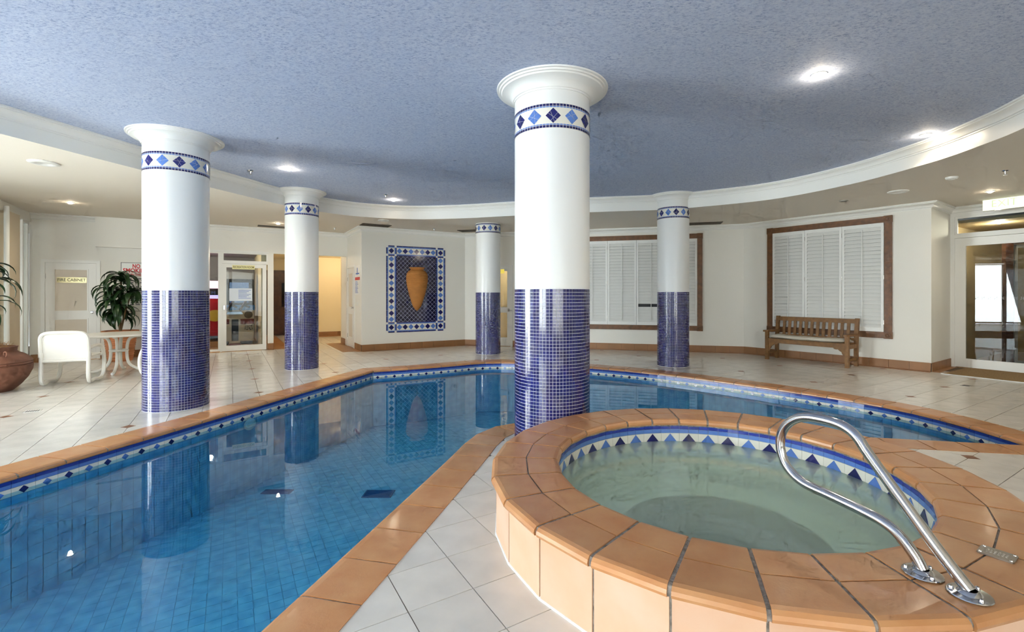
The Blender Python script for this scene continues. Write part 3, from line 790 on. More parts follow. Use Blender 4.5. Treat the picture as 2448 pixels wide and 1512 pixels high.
# urn: a half amphora hung on the mural
us = F_vase.S(996.5); uz0 = F_vase.Z(996.5, 744); uz1 = F_vase.Z(996.5, 640); uh = uz1-uz0; ur = (F_vase.S(1022)-F_vase.S(971))/2
urn = thing('wall_urn', 'ribbed ochre half amphora mounted on the blue mural', 'urn', F_vase.pt(us, .01, uz0))
key = [(0, .02), (.05, .22), (.12, .40), (.25, .58), (.4, .76), (.55, .90), (.68, .985), (.78, 1.0), (.85, .95), (.90, .84), (.925, .70), (.94, .60), (.955, .58), (.97, .62), (.985, .70), (1.0, .72)]
def uprof(t):
    for (a, r0), (b, r1) in zip(key, key[1:]):
        if a <= t <= b: f = (t-a)/(b-a); f = f*f*(3-2*f)*.4+f*.6; return r0+(r1-r0)*f
def half_lathe(t0, t1, n, rib):
    mb = MB(); m = 28; vs = []
    for i in range(n+1):
        t = t0+(t1-t0)*i/n; r = uprof(t)*ur*(1+(.018 if i % 2 else -.006)*rib)
        vs += [F_vase.pt(us+r*math.cos(math.pi-math.pi*k/m), .009+r*.8*math.sin(math.pi*k/m), uz0+uh*t) for k in range(m+1)]
    mb.add(vs, [(i*(m+1)+k, i*(m+1)+k+1, (i+1)*(m+1)+k+1, (i+1)*(m+1)+k) for i in range(n) for k in range(m)]); return mb
half_lathe(0, .925, 76, 1).build('body', M['urn'], urn, smooth=True)
o = half_lathe(.925, 1.0, 10, 0); o.build('neck', M['urn'], urn, smooth=True)
# ================================================================== SHUTTERED WINDOWS
def shutters(name, fr, a, b, zb, zt, edges, open_slat=None, fw=.115):
    w = thing(name, None, None, fr.pt((a+b)/2, 0, zb), kind='structure')
    for s in (a, b-fw):
        fbox('frame_post', fr, s, s+fw, .0, .042, zb+fw, zt-fw, 'wood', w)
        for z in (zb, zt-fw):
            k = fbox('corner_block', fr, s-.006, s+fw+.006, .0, .052, z-.006, z+fw+.006, 'wood', w)
            c = (s+fw/2, z+fw/2); mb = MB(); m = 20; vs = []
            for r, d in ((.046, .052), (.046, .058), (.036, .060), (.030, .054), (.020, .054), (.016, .062), (.001, .064)):
                vs += [fr.pt(c[0]+r*math.cos(2*math.pi*q/m), d, c[1]+r*math.sin(2*math.pi*q/m)) for q in range(m)]
            mb.add(vs, [(i*m+q, i*m+(q+1) % m, (i+1)*m+(q+1) % m, (i+1)*m+q) for i in range(6) for q in range(m)]); mb.build('rosette', M['wood'], k, smooth=True)
    for z in (zb, zt-fw): fbox('frame_rail', fr, a+fw, b-fw, .0, .042, z, z+fw, 'wood', w)
    fbox('pane', fr, a+fw, b-fw, .001, .004, zb+fw, zt-fw, 'black', w)  # opaque black sheet, put in for the darkness behind the slats
    z0, z1 = zb+fw, zt-fw; st, rl = .045, .075
    for k, (s0, s1) in enumerate(zip(edges, edges[1:])):
        mb = MB(); d0, d1 = .012, .05
        mb.box((s0+.003, d0, z0+.004), (s0+st, d1, z1-.004), fr); mb.box((s1-st, d0, z0+.004), (s1-.003, d1, z1-.004), fr)
        mb.box((s0+st, d0, z0+.004), (s1-st, d1, z0+rl), fr); mb.box((s0+st, d0, z1-rl), (s1-st, d1, z1-.004), fr)
        p = mb.build('shutter_panel', M['slat'], w, fix=False)
        n = 26; ph = (z1-z0-2*rl)/n; sl = MB(); L = s1-s0-2*st
        prof = [(-.037, .020), (-.034, .0225), (0, .0045), (.034, -.015), (.037, -.018), (.034, -.021), (0, -.003), (-.034, .016)]
        m = len(prof)
        vs = [(x, d, h) for x in (0, L) for h, d in [(q[0], q[1]) for q in prof]]
        sl.v = vs; sl.f = [(i, (i+1) % m, m+(i+1) % m, m+i) for i in range(m)]+[tuple(range(m)), tuple(range(2*m-1, m-1, -1))]
        me = sl.mesh('slat'); me.materials.append(M['slat'])
        for i in range(n):
            if open_slat == (k, i): continue
            o = bpy.data.objects.new('slat', me); COL.objects.link(o); q = fr.pt(s0+st, .030, z0+rl+(i+.5)*ph)
            Mx = Matrix(((fr.t.x, fr.n.x, 0, q[0]), (fr.t.y, fr.n.y, 0, q[1]), (0, 0, 1, q[2]), (0, 0, 0, 1)))
            o.matrix_world = Mx; adopt(o, p)
        mb = MB(); c = (s0+s1)/2; mb.box((c-.007, .052, z0+rl+.04), (c+.007, .064, z1-rl-.03), fr); mb.build('tilt_rod', M['slat'], p)
        for z in (z0+.18, (z0+z1)/2, z1-.18): fbox('hinge', fr, s1-.006, s1+.004, .046, .054, z-.04, z+.04, 'steel', p)
    return w
e1 = [F_win1.S(x) for x in (1386, 1452.4, 1521.3, 1592)]+[W1b-.118]
e1[0] = W1a+.118
shutters('window_1', F_win1, W1a, W1b, W1u, W1t, e1, (2, 5))
e2 = [W2a+.118]+[F_win2.S(x) for x in (1926, 2014.5)]+[W2b-.118]
shutters('window_2', F_win2, W2a, W2b, W2u, W2t, e2)
# ================================================================== DOORS
def panel_door(name, fr, a, b, zt, leafm='white', knob=None, panels=((.12, .43), (.50, .94)), panelm=None):
    d = thing(name, None, None, fr.pt((a+b)/2, 0, 0), kind='structure')
    for s0, s1, z0, z1 in ((a-.06, a, 0, zt+.06), (b, b+.06, 0, zt+.06), (a, b, zt, zt+.06)): fbox('architrave', fr, s0, s1, .0, .022, z0, z1, 'white', d)
    lf = fbox('leaf', fr, a+.004, b-.004, .001, .012, .008, zt-.004, leafm, d)
    st = (b-a)*.16
    for p0, p1 in panels:
        z0, z1 = p0*zt, p1*zt
        fbox('panel', fr, a+st, b-st, .012, .014, z0, z1, panelm or leafm, lf)
        mb = MB()
        for s0, s1, y0, y1 in ((a+st, a+st+.022, z0, z1), (b-st-.022, b-st, z0, z1), (a+st+.022, b-st-.022, z0, z0+.022), (a+st+.022, b-st-.022, z1-.022, z1)): mb.box((s0, .012, y0), (s1, .022, y1), fr)
        mb.build('panel_moulding', M['white'], lf, fix=False)
    if knob:
        mb = MB(); m = 14; vs = []; c = knob
        for r, q in ((.03, .012), (.03, .016), (.011, .02), (.011, .04), (.024, .048), (.028, .06), (.022, .072), (.001, .075)):
            vs += [fr.pt(c[0]+r*math.cos(2*math.pi*k/m), q, c[1]+r*math.sin(2*math.pi*k/m)) for k in range(m)]
        mb.add(vs, [(i*m+k, i*m+(k+1) % m, (i+1)*m+(k+1) % m, (i+1)*m+k) for i in range(7) for k in range(m)]); mb.build('door_knob', M['chrome'], lf, smooth=True)
    for z in (zt*.14, zt*.86): fbox('hinge', fr, a-.006, a+.008, .012, .02, z-.05, z+.05, 'steel', lf)
    return d, lf
M['panelcream'] = mat('cream_door_panel', (228, 218, 202), .6)
# fire cabinet
fa, fb = F_left.S(108), F_left.S(231); fz = (F_left.Z(108, 628)+F_left.Z(231, 630))/2
d1, lf = panel_door('door_1', F_left, fa, fb, fz, knob=F_left.hit(221, 747), panelm='panelcream')
ps0, ps1 = F_left.S(136), F_left.S(207.5); pz = (F_left.Z(136, 670)+F_left.Z(207, 670))/2
pl = fbox('brass_plate', F_left, ps0, ps1, .015, .02, pz-.055, pz+.055, 'brass', d1)
text('lettering', 'FIRE CABINET', F_left, (ps0+ps1)/2, .0205, pz, .085, M['ink'], pl, width=(ps1-ps0)*.94, bold=.001)
# projecting beam on the wall above the sign
bs0, bs1 = F_left.S(231), F_left.S(430)
tag(fbox('trim_4', F_left, bs0, bs1, 0, .14, F_left.Z(300, 594), ZL, 'wall'), kind='structure')
# no smoking sign
sg0, sg1 = F_left.S(289), F_left.S(362); sz1, sz0 = F_left.Z(300, 628), F_left.Z(300, 745)
sg = thing('no_smoking_sign', 'white no smoking notice on the wall behind the dracaena', 'sign', F_left.pt((sg0+sg1)/2, 0, sz0))
fbox('board', F_left, sg0, sg1, .001, .006, sz0, sz1, 'white', sg)
mb = MB()
for a, b, c, d in ((sg0, sg0+.008, sz0, sz1), (sg1-.008, sg1, sz0, sz1), (sg0, sg1, sz0, sz0+.008), (sg0, sg1, sz1-.008, sz1)): mb.box((a, .006, c), (b, .0075, d), F_left)
mb.build('border_line', M['ink'], sg, fix=False)
sc = (sg0+sg1)/2; sh = sz1-sz0; sw = sg1-sg0
text('lettering', 'NO', F_left, sc, .007, sz1-sh*.075, sh*.115, M['red'], sg, width=sw*.25, bold=.004)
text('lettering', 'SMOKING', F_left, sc, .007, sz1-sh*.165, sh*.115, M['red'], sg, width=sw*.86, bold=.004)
text('lettering', 'WITHIN THIS AREA', F_left, sc, .007, sz1-sh*.25, sh*.065, M['red'], sg, width=sw*.86, bold=.002)
mb = MB(); rnd = random.Random(3)
for k, f in enumerate((.33, .37, .41, .49, .52, .55, .58, .63, .66, .78, .82, .86)):
    x = sg0+sw*.09
    while x < sg1-sw*.12:
        w = rnd.uniform(.03, .09); mb.box((x, .006, sz1-sh*f-.012), (min(x+w, sg1-sw*.08), .0072, sz1-sh*f+.010), F_left); x += w+.025
tag(mb.build('small_print', M['printgrey'], sg, fix=False), kind='stuff')
# recreation room front
def glazed(name, fr, a, b, z0, z1, stile, parent_kind='structure', bot=None, d0=-.05, d1=.0, lock=None, gm='glass'):
    d = thing(name, None, None, fr.pt((a+b)/2, 0, z0), kind=parent_kind); bt = bot or stile*1.3
    for nm, s0, s1, y0, y1 in (('stile', a, a+stile, z0, z1), ('stile', b-stile, b, z0, z1), ('rail', a+stile, b-stile, z0, z0+bt), ('rail', a+stile, b-stile, z1-stile, z1)):
        fbox(nm, fr, s0, s1, d0, d1, y0, y1, 'white', d)
    p = fbox('pane', fr, a+stile-.004, b-stile+.004, (d0+d1)/2-.003, (d0+d1)/2+.003, z0+bt-.004, z1-stile+.004, gm, d)
    return d, p
da, db = F_left.S(531), F_left.S(637); dz = F_left.Z(580, 632)
d2, p2 = glazed('door_2', F_left, da, db, .012, dz, .085, bot=.13, gm='glass_dark')
fbox('door_handle', F_left, da+.03, da+.055, .0, .03, 1.0, 1.1, 'chrome', d2)
w3, _ = glazed('window_3', F_left, da, RS1, dz+.05, RZ, .03, bot=.03, gm='glass_dark')
w4, _ = glazed('window_4', F_left, RS0, da-.045, .02, RZ, .035, bot=.05, gm='glass_dark')
tag(fbox('trim_5', F_left, da-.045, da, -.07, .012, 0, RZ, 'white'), kind='structure')
tag(fbox('trim_6', F_left, da, RS1, -.07, .012, dz+.004, dz+.05, 'white'), kind='structure')
tag(fbox('trim_7', F_left, RS0, RS1+.03, -.02, .03, RZ, RZ+.045, 'white'), kind='structure')
pp0, pp1 = F_left.S(555), F_left.S(609); pz = F_left.Z(582, 639.5)
rp = fbox('name_plate', F_left, pp0, pp1, .001, .006, pz-.05, pz+.05, mat('cream_name_plate', (238, 232, 176), .4), d2)
text('lettering', 'RECREATION ROOM', F_left, (pp0+pp1)/2, .0065, pz, .075, mat('olive_lettering', (120, 104, 30), .5), rp, width=(pp1-pp0)*.92, bold=.001)
nt = fbox('notice_sheet', F_left, F_left.S(548), F_left.S(603), -.021, -.0205, F_left.Z(580, 720), F_left.Z(580, 690), mat('notice_paper', (226, 234, 244), .6), d2)
mb = MB()
for k in range(7): mb.box((F_left.S(570), -.0203, F_left.Z(580, 694+k*3.2)), (F_left.S(600-5*(k % 3)), -.0198, F_left.Z(580, 695+k*3.2)), F_left)
tag(mb.build('notice_lines', M['printblue'], nt, fix=False), kind='stuff')
mb = MB()
for k in range(6):
    s = da+.2+k*.1
    for q in range(4): a = math.pi/4+q*math.pi/2; mb.bar(F_left.pt(s+.012*math.cos(a), -.0205, 1.02+.012*math.sin(a)), F_left.pt(s+.034*math.cos(a), -.0205, 1.02+.034*math.sin(a)), .014, .002)
mb.build('safety_motif', M['grout_w'], p2, fix=False)
# small cupboard door on the corridor side wall + pool rules sign
ca, cb = F_side.S(832.5), F_side.S(847.5); cz = F_side.Z(840, 641)
d4, lf = panel_door('door_3', F_side, ca, cb, cz, knob=(cb-.08, 1.02), panelm='panelcream')
ra, rb = F_side.S(848.5), F_side.S(862); r1, r0 = F_side.Z(855, 635), F_side.Z(855, 705)
rs = thing('pool_rules_sign', 'narrow pool rules notice with red heading beside the cupboard door', 'sign', F_side.pt((ra+rb)/2, 0, r0))
fbox('board', F_side, ra, rb, .001, .006, r0, r1, 'white', rs)
fbox('red_heading', F_side, ra+(rb-ra)*.08, rb-(rb-ra)*.08, .006, .0075, r0+(r1-r0)*.50, r0+(r1-r0)*.60, 'red', rs)
mb = MB()
for k in range(9): mb.box((ra+(rb-ra)*.1, .006, r0+(r1-r0)*(.06+k*.047)), (ra+(rb-ra)*(.62-.06*(k % 3)), .0072, r0+(r1-r0)*(.078+k*.047)), F_side)
mb.box((ra+(rb-ra)*.42, .006, r0+(r1-r0)*.68), (ra+(rb-ra)*.52, .0072, r0+(r1-r0)*.92), F_side); mb.box((ra+(rb-ra)*.2, .006, r0+(r1-r0)*.70), (ra+(rb-ra)*.8, .0072, r0+(r1-r0)*.74), F_side)
tag(mb.build('printed_lines', M['printblue'], rs, fix=False), kind='stuff')
tag(fbox('light_switch', F_side, F_side.S(855)-.04, F_side.S(855)+.04, .001, .012, F_side.Z(855, 731), F_side.Z(855, 722), 'white'), 'small white switch plate under the pool rules sign', 'switch')
# narrow white door behind the far column
d5, p5 = glazed('door_4', F_win1, D5a, D5b, .012, D5z, .10, bot=.22, d0=-.06, d1=-.01)
fbox('mid_rail', F_win1, D5a+.1, D5b-.1, -.06, -.01, F_win1.Z(1210, 748), F_win1.Z(1210, 735), 'white', d5)
for s0, s1, z1 in ((D5a-.05, D5a, D5z+.05), (D5b, D5b+.05, D5z+.05)): fbox('architrave', F_win1, s0, s1, -.06, .02, 0, z1, 'white', d5)
fbox('architrave', F_win1, D5a, D5b, -.06, .02, D5z, D5z+.05, 'white', d5)
fbox('door_handle', F_win1, D5b-.075, D5b-.045, -.01, .03, F_win1.Z(1214, 745), F_win1.Z(1214, 738), 'steel', d5)
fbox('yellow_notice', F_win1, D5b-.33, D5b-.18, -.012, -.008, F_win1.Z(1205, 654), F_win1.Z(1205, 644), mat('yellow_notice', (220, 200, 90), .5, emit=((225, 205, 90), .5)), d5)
# glazed entrance door on the right, frame, transom, mat, exit sign
ea = F_door.S(2283); ew2 = 1.28; eb = ea+ew2; ez = (F_door.Z(2283, 573)+F_door.Z(2448, 556))/2
d6, p6 = glazed('door_5', F_door, ea, eb, .012, ez, .15, bot=.16, d0=-.05, d1=0, gm='glass_dark')
w5, _ = glazed('window_5', F_door, ea, eb, ez+.06, GZ, .035, bot=.03, d0=-.05, d1=0, gm='glass_dark')
for nm, s0, s1, z0, z1 in (('trim_8', ea-.10, ea, 0, GZ), ('trim_9', eb, GD1, 0, GZ), ('trim_10', ea, eb, ez+.004, ez+.06), ('trim_11', ea-.10, GD1, GZ, GZ+.07)): tag(fbox(nm, F_door, s0, s1, -.07, .02, z0, z1, 'white'), kind='structure')
hz = F_door.Z(2435, 676); hs = eb-.075
mb = MB(); mb.tube([F_door.pt(hs, .0, hz), F_door.pt(hs, .05, hz), F_door.pt(hs-.01, .06, hz), F_door.pt(hs-.13, .06, hz)], .010, 8); mb.lathe([(.03, -.006), (.03, .006)], F_door.pt(hs, .008, hz), 16, cap=True)
mb.build('lever_handle', M['chrome'], d6, smooth=True)
pk = fbox('push_sticker', F_door, hs-.03, hs+.03, .001, .002, hz-.27, hz-.075, mat('sticker_cream', (232, 228, 212), .5), d6)
for k, ch in enumerate('PUSH'): text('lettering', ch, F_door, hs, .0025, hz-.10-k*.042, .045, M['ink'], pk, bold=.0008)
mb = MB()
for k in range(9):
    s = ea+.3+k*.083; z = F_door.Z(2360, 713)
    for q in range(4): a = math.pi/4+q*math.pi/2; mb.bar(F_door.pt(s+.01*math.cos(a), -.02, z+.01*math.sin(a)), F_door.pt(s+.03*math.cos(a), -.02, z+.03*math.sin(a)), .013, .002)
mb.build('safety_motif', M['grout_w'], p6, fix=False)
xs = F_door.S(2401, .45); xz1, xz0 = F_door.Z(2401, 471, .45), F_door.Z(2401, 500, .45); xw = .27
ex = thing('exit_sign', 'glowing white EXIT box hanging from the ceiling above the entrance door', 'sign', F_door.pt(xs, .45, xz0))
fbox('housing', F_door, xs-xw, xs+xw, .40, .455, xz0, xz1+.015, 'white', ex)
fbox('lit_face', F_door, xs-xw+.008, xs+xw-.008, .455, .462, xz0+.008, xz1, mat('exit_glow', (250, 255, 238), .5, emit=((246, 255, 226), .62)), ex)
text('lettering', 'EXIT', F_door, xs, .4625, (xz0+xz1)/2, (xz1-xz0)*.85, mat('exit_letter', (214, 232, 190), .5, emit=((200, 222, 170), .36)), ex, width=xw*1.15)
for s in (-.16, .16): fbox('hanger', F_door, xs+s-.006, xs+s+.006, .42, .432, xz1+.015, ZL, 'white', ex)
tag(fbox('door_mat', F_door, .25, 3.2, .08, 1.22, .0015, .014, 'mat'), 'tan coir mat in front of the glazed entrance door', 'mat')
tag(fbox('trim_12', F_door, .22, 3.2, 1.22, 1.245, .001, .012, 'grout_w'), kind='structure')
# ================================================================== ROOMS BEHIND THE WALLS
def quad_wall(name, a, b, m, z0=0.0, z1=2.6, th=.08):
    fr = Frame(a, b); mb = MB(); mb.box((0, -th, z0), (fr.len, 0, z1), fr); return tag(mb.build(name, M[m], fix=False), kind='structure')
M['recwall'] = mat('recreation_wall_grey', (150, 150, 152), .6)
M['recceil'] = mat('recreation_ceiling', (170, 172, 184), .7)
M['recfloor'] = mat('recreation_carpet_tan', (206, 164, 118), .7)
def uvbox(name, u0, u1, v0, v1, z0, z1, m):
    mb = MB(); mb.prism([uv(u0, v0), uv(u1, v0), uv(u1, v1), uv(u0, v1)], z0, z1); return tag(mb.build(name, M[m]), kind='structure')
uvbox('wall_recreation_back', -2.6, .72, 17.0, 17.1, 0, 2.5, 'recwall')
uvbox('wall_recreation_left', -2.7, -2.6, 13.3, 17.1, 0, 2.5, 'recwall')
uvbox('wall_recreation_right', .66, .76, 13.27, 17.1, 0, 2.6, 'warmwall')
uvbox('ceiling_recreation', -2.7, .70, 13.27, 17.1, 2.5, 2.55, 'recceil')
uvbox('floor_recreation', -2.7, .66, 13.1, 17.1, -.005, .006, 'recfloor')
# corridor
uvbox('wall_corridor_back', 2.1, 4.2, 16.3, 16.4, 0, 2.6, 'warmwall')
uvbox('wall_corridor_right', 3.55, 3.65, 13.9, 16.3, 0, 2.6, 'warmwall')
uvbox('wall_corridor_corner', 2.66, 3.6, 13.9, 14.0, 0, 2.6, 'warmwall')
uvbox('wall_corridor_recess', .7, 2.3, 17.7, 17.8, 0, 2.6, 'warmwall')
uvbox('wall_corridor_recess_side', 2.1, 2.2, 16.4, 17.7, 0, 2.6, 'warmwall')
uvbox('ceiling_corridor', .70, 4.2, 13.27, 17.8, 2.55, 2.6, 'warmwall')
for nm, u0, u1, v0, v1 in (('floor_border_corridor_left', .76, 1.28, 13.1, 17.7), ('floor_border_corridor_right', 2.25, 2.66, 11.6, 13.9)):
    uvbox(nm, u0, u1, v0, v1, -.004, .003, 'terra_base')
F_cb = Frame(uv(2.1, 16.3), uv(3.6, 16.3)); skirting('baseboard_corridor_back', F_cb, 0, 1.5)
F_wd = Frame(uv(.76, 17.7), uv(2.2, 17.7))
wa, wb = .02, F_wd.S(690); wz = 2.1
wd = thing('door_6', None, None, F_wd.pt((wa+wb)/2, 0, 0), kind='structure')
lf = fbox('leaf', F_wd, wa, wb, .0, .04, .01, wz, 'darkwood', wd)
for k in range(6): fbox('plank', F_wd, wa+.01+k*(wb-wa-.02)/6+.004, wa+.01+(k+1)*(wb-wa-.02)/6-.004, .04, .048, .03, wz-.02, 'darkwood', lf)
fbox('vision_pane', F_wd, F_wd.S(673), F_wd.S(673)+.14, .049, .052, .95, 1.75, 'glass_dark', wd)
fbox('architrave', F_wd, wa, wb+.06, .0, .03, wz, wz+.07, 'darkwood', wd); fbox('architrave', F_wd, wb, wb+.06, .0, .03, 0, wz, 'darkwood', wd)
# behind the narrow white door
quad_wall('wall_passage', F_win1.pt(D5a-.6, -1.4, 0), F_win1.pt(D5b+.9, -1.4, 0), 'warmwall')
quad_wall('wall_passage_left', F_win1.pt(D5a-.6, -.15, 0), F_win1.pt(D5a-.6, -1.4, 0), 'warmwall')
quad_wall('wall_passage_right', F_win1.pt(D5b+.9, -1.4, 0), F_win1.pt(D5b+.9, -.15, 0), 'warmwall')
mb = MB(); mb.box((D5a-.6, -1.4, -.01), (D5b+.9, 0.0, .004), F_win1); tag(mb.build('floor_passage', M['recfloor']), kind='structure')
mb = MB(); mb.box((D5a-.6, -1.45, 2.5), (D5b+.9, -.14, 2.55), F_win1); tag(mb.build('ceiling_passage', M['ceil']), kind='structure')
# lobby behind the entrance door
G = lambda s, d: F_door.pt(s, d, 0)
M['lobbywall'] = mat('lobby_ochre_paint', (206, 182, 138), .6)
quad_wall('wall_lobby_left', G(-.1, -.16), G(-.1, -4.2), 'lobbywall', 0, 2.7)
quad_wall('wall_lobby_back', G(-.1, -4.2), G(4.2, -4.2), 'lobbywall', 0, 2.7)
quad_wall('wall_lobby_right', G(4.2, -4.2), G(4.2, -.16), 'lobbywall', 0, 2.7)
mb = MB(); mb.box((-.2, -4.2, -.02), (4.2, 0, .002), F_door); tag(mb.build('floor_lobby', mat('lobby_stone_floor', (190, 160, 120), .25)), kind='structure')
mb = MB(); mb.box((-.2, -4.2, 2.7), (4.2, -.15, 2.75), F_door); tag(mb.build('ceiling_lobby', M['lobbywall']), kind='structure')
# sliding glazed screen with timber post inside the lobby, running away from the door
F_scr = Frame(G(.55, -1.0), G(2.6, -3.2))
scr = thing('glazed_screen', 'timber and aluminium glazed screen standing in the lobby behind the entrance door', 'screen', F_scr.pt(1.0, 0, 0))
fbox('timber_post', F_scr, -.06, .06, -.05, .05, 0.002, 2.45, 'darkwood', scr); fbox('timber_head', F_scr, -.06, F_scr.len, -.05, .05, 2.33, 2.45, 'darkwood', scr)
for k in range(4):
    s = .1+k*.72
    if s+.7 > F_scr.len: break
    for a, b, z0, z1 in ((s, s+.05, .03, 2.3), (s+.62, s+.67, .03, 2.3), (s+.05, s+.62, .03, .10), (s+.05, s+.62, 2.24, 2.3)): fbox('sash_bar', F_scr, a, b, -.02, .02, z0, z1, mat('silver_sash', (190, 184, 172), .4) if 'silver_sash' not in bpy.data.materials else bpy.data.materials['silver_sash'], scr)
    fbox('pane', F_scr, s+.05, s+.62, -.003, .003, .10, 2.24, 'glass', scr)
tag(fbox('lobby_mat', F_door, .75, 2.6, -1.9, -.25, .003, .012, mat('charcoal_carpet', (62, 58, 54), .95)), 'charcoal mat on the lobby floor behind the glazed door', 'mat')
# ---- arcade machines in the recreation room (wall frame: s along the wall, d negative = inside)
M['beige'] = mat('beige_cabinet', (222, 212, 186), .4); M['maroon'] = mat('maroon_cabinet', (120, 44, 40), .4); M['redgloss'] = mat('red_gloss_cabinet', (200, 28, 36), .25)
M['pinkglow'] = mat('pink_marquee_glow', (255, 190, 205), .4, emit=((255, 170, 195), 2.6)); M['lilacglow'] = mat('lilac_screen_glow', (190, 180, 250), .4, emit=((185, 175, 255), 1.6))
def ray_s(px, d): return F_left.S(px, d)
rm = thing('arcade_machine', 'red arcade driving machine with glowing pink marquee behind the glass', 'arcade', F_left.pt(ray_s(508, -1.6), -1.6, 0))
a, b = ray_s(478, -1.6), ray_s(527, -1.6)
zz = lambda y, d: F_left.Z(512, y, d)
fbox('base', F_left, a, b, -2.6, -1.7, .006, .42, 'black', rm)
fbox('step', F_left, a, b, -1.7, -1.15, .006, .16, 'recfloor', rm)
fbox('body', F_left, a, b, -2.5, -1.75, .42, 1.25, 'redgloss', rm)
fbox('screen', F_left, a+.05, b-.04, -1.98, -1.9, 1.25, zz(706, -1.9), 'lilacglow', rm)
fbox('hood', F_left, a, b, -2.5, -1.85, zz(706, -1.9), zz(690, -1.9), 'black', rm)
fbox('marquee', F_left, a, b, -2.45, -1.8, zz(690, -1.8), zz(672, -1.8), 'pinkglow', rm)
text('lettering', 'M', F_left, ray_s(510, -1.84), -1.845, zz(701, -1.84), .13, M['printblue'], rm)
mb = MB(); P = [(0, 0), (1, 0), (1, .55), (.82, .72), (.72, 1), (.28, 1), (.18, .72), (0, .55)]
s0, s1, h0, h1 = ray_s(494, -1.6), ray_s(527, -1.6), zz(808, -1.6), zz(722, -1.6)
mb.prism([(s0+(s1-s0)*x, h0+(h1-h0)*y) for x, y in P], -1.62, -1.5, fn=lambda x, y, z: F_left.pt(x, z, y)); mb.build('seat_back', M['redgloss'], rm)
mb = MB(); c = (ray_s(514, -1.49), zz(758, -1.49)); mb.prism([(c[0]+.17*math.cos(t*.3142), c[1]+.12*math.sin(t*.3142)+(.06 if 3 < t < 8 else 0)) for t in range(20)], -1.5, -1.485, fn=lambda x, y, z: F_left.pt(x, z, y)); mb.build('yellow_emblem', mat('yellow_emblem', (222, 186, 60), .4), rm)
fbox('seat', F_left, s0, s1, -1.6, -1.25, .30, .42, 'redgloss', rm)
fbox('seat_frame', F_left, s0-.02, s1, -1.62, -1.2, .24, .30, 'chrome', rm)
gm = thing('arcade_machine', 'beige shooting game cabinet with dark screen seen through the recreation room door', 'arcade', F_left.pt(ray_s(590, -1.5), -1.5, 0))
zz = lambda y, d: F_left.Z(585, y, d)
a, b = ray_s(536, -1.7), ray_s(607, -1.7)
fbox('lower_cabinet', F_left, a, b, -2.5, -1.7, .10, zz(742, -1.7), 'beige', gm)
fbox('plinth', F_left, a+.03, b-.03, -2.45, -1.75, .006, .10, 'black', gm)
fbox('maroon_band', F_left, a, b, -1.7, -1.69, zz(775, -1.7), zz(763, -1.7), 'maroon', gm)
fbox('blue_header', F_left, a-.02, b+.02, -2.4, -1.66, zz(742, -1.7), zz(730, -1.7), mat('blue_cabinet_panel', (48, 118, 176), .4), gm)
fbox('screen_surround', F_left, a, b, -2.5, -1.8, zz(730, -1.8), zz(668, -1.8), 'black', gm)
fbox('screen', F_left, a+.12, b-.12, -1.8, -1.795, zz(724, -1.8), zz(676, -1.8), mat('dim_screen', (60, 74, 96), .1, emit=((120, 150, 190), .35)), gm)
fbox('marquee', F_left, a, b, -2.5, -1.75, zz(668, -1.8), zz(652, -1.8), 'recwall', gm)
mb = MB(); c = (ray_s(594, -1.68), zz(753, -1.68)); mb.prism([(c[0]+.1*math.cos(t*.2618), c[1]+.1*math.sin(t*.2618)) for t in range(24)], -1.7, -1.685, fn=lambda x, y, z: F_left.pt(x, z, y)); mb.build('speaker_disc', M['dark'], gm)
mb = MB(); rnd = random.Random(5)
for k in range(26): x = ray_s(585+rnd.random()*18, -1.69); z = zz(778+rnd.random()*12, -1.69); mb.box((x, -1.695, z), (x+.018, -1.688, z+.018), F_left)
mb.build('vent_holes', M['black'], gm, fix=False)
pa, pb = ray_s(548, -.85), ray_s(574.5, -.85)
fbox('pedestal', F_left, pa, pb, -1.25, -.85, .10, F_left.Z(560, 752, -.85), 'beige', gm)
fbox('pedestal_foot', F_left, pa-.01, pb+.01, -1.27, -.84, .006, .12, 'maroon', gm)
fbox('coin_door', F_left, pa+.05, pb-.04, -.85, -.84, .18, F_left.Z(560, 764, -.85), 'black', gm)
for y in (796, 793): fbox('coin_slot', F_left, pa+.08, pb-.1, -.84, -.835, F_left.Z(560, y, -.84)-.008, F_left.Z(560, y, -.84), 'grout_w', gm)
mb = MB(); mb.prism([(pa-.07, 0), (pb+.06, 0), (pb+.03, .06), (pa-.04, .06)], -1.3, -.78, fn=lambda x, y, z: F_left.pt(x, z, y+F_left.Z(560, 752, -.85))); mb.build('control_top', M['chrome'], gm)
for s in (ray_s(556, -1.0), ray_s(586, -1.0)):
    mb = MB(); z = F_left.Z(560, 745, -1.0); mb.bar(F_left.pt(s-.12, -1.0, z+.02), F_left.pt(s+.02, -1.05, z+.26), .05, .05); mb.bar(F_left.pt(s-.02, -1.02, z+.16), F_left.pt(s+.1, -1.02, z+.1), .045, .05); mb.build('toy_gun', M['black'], gm)
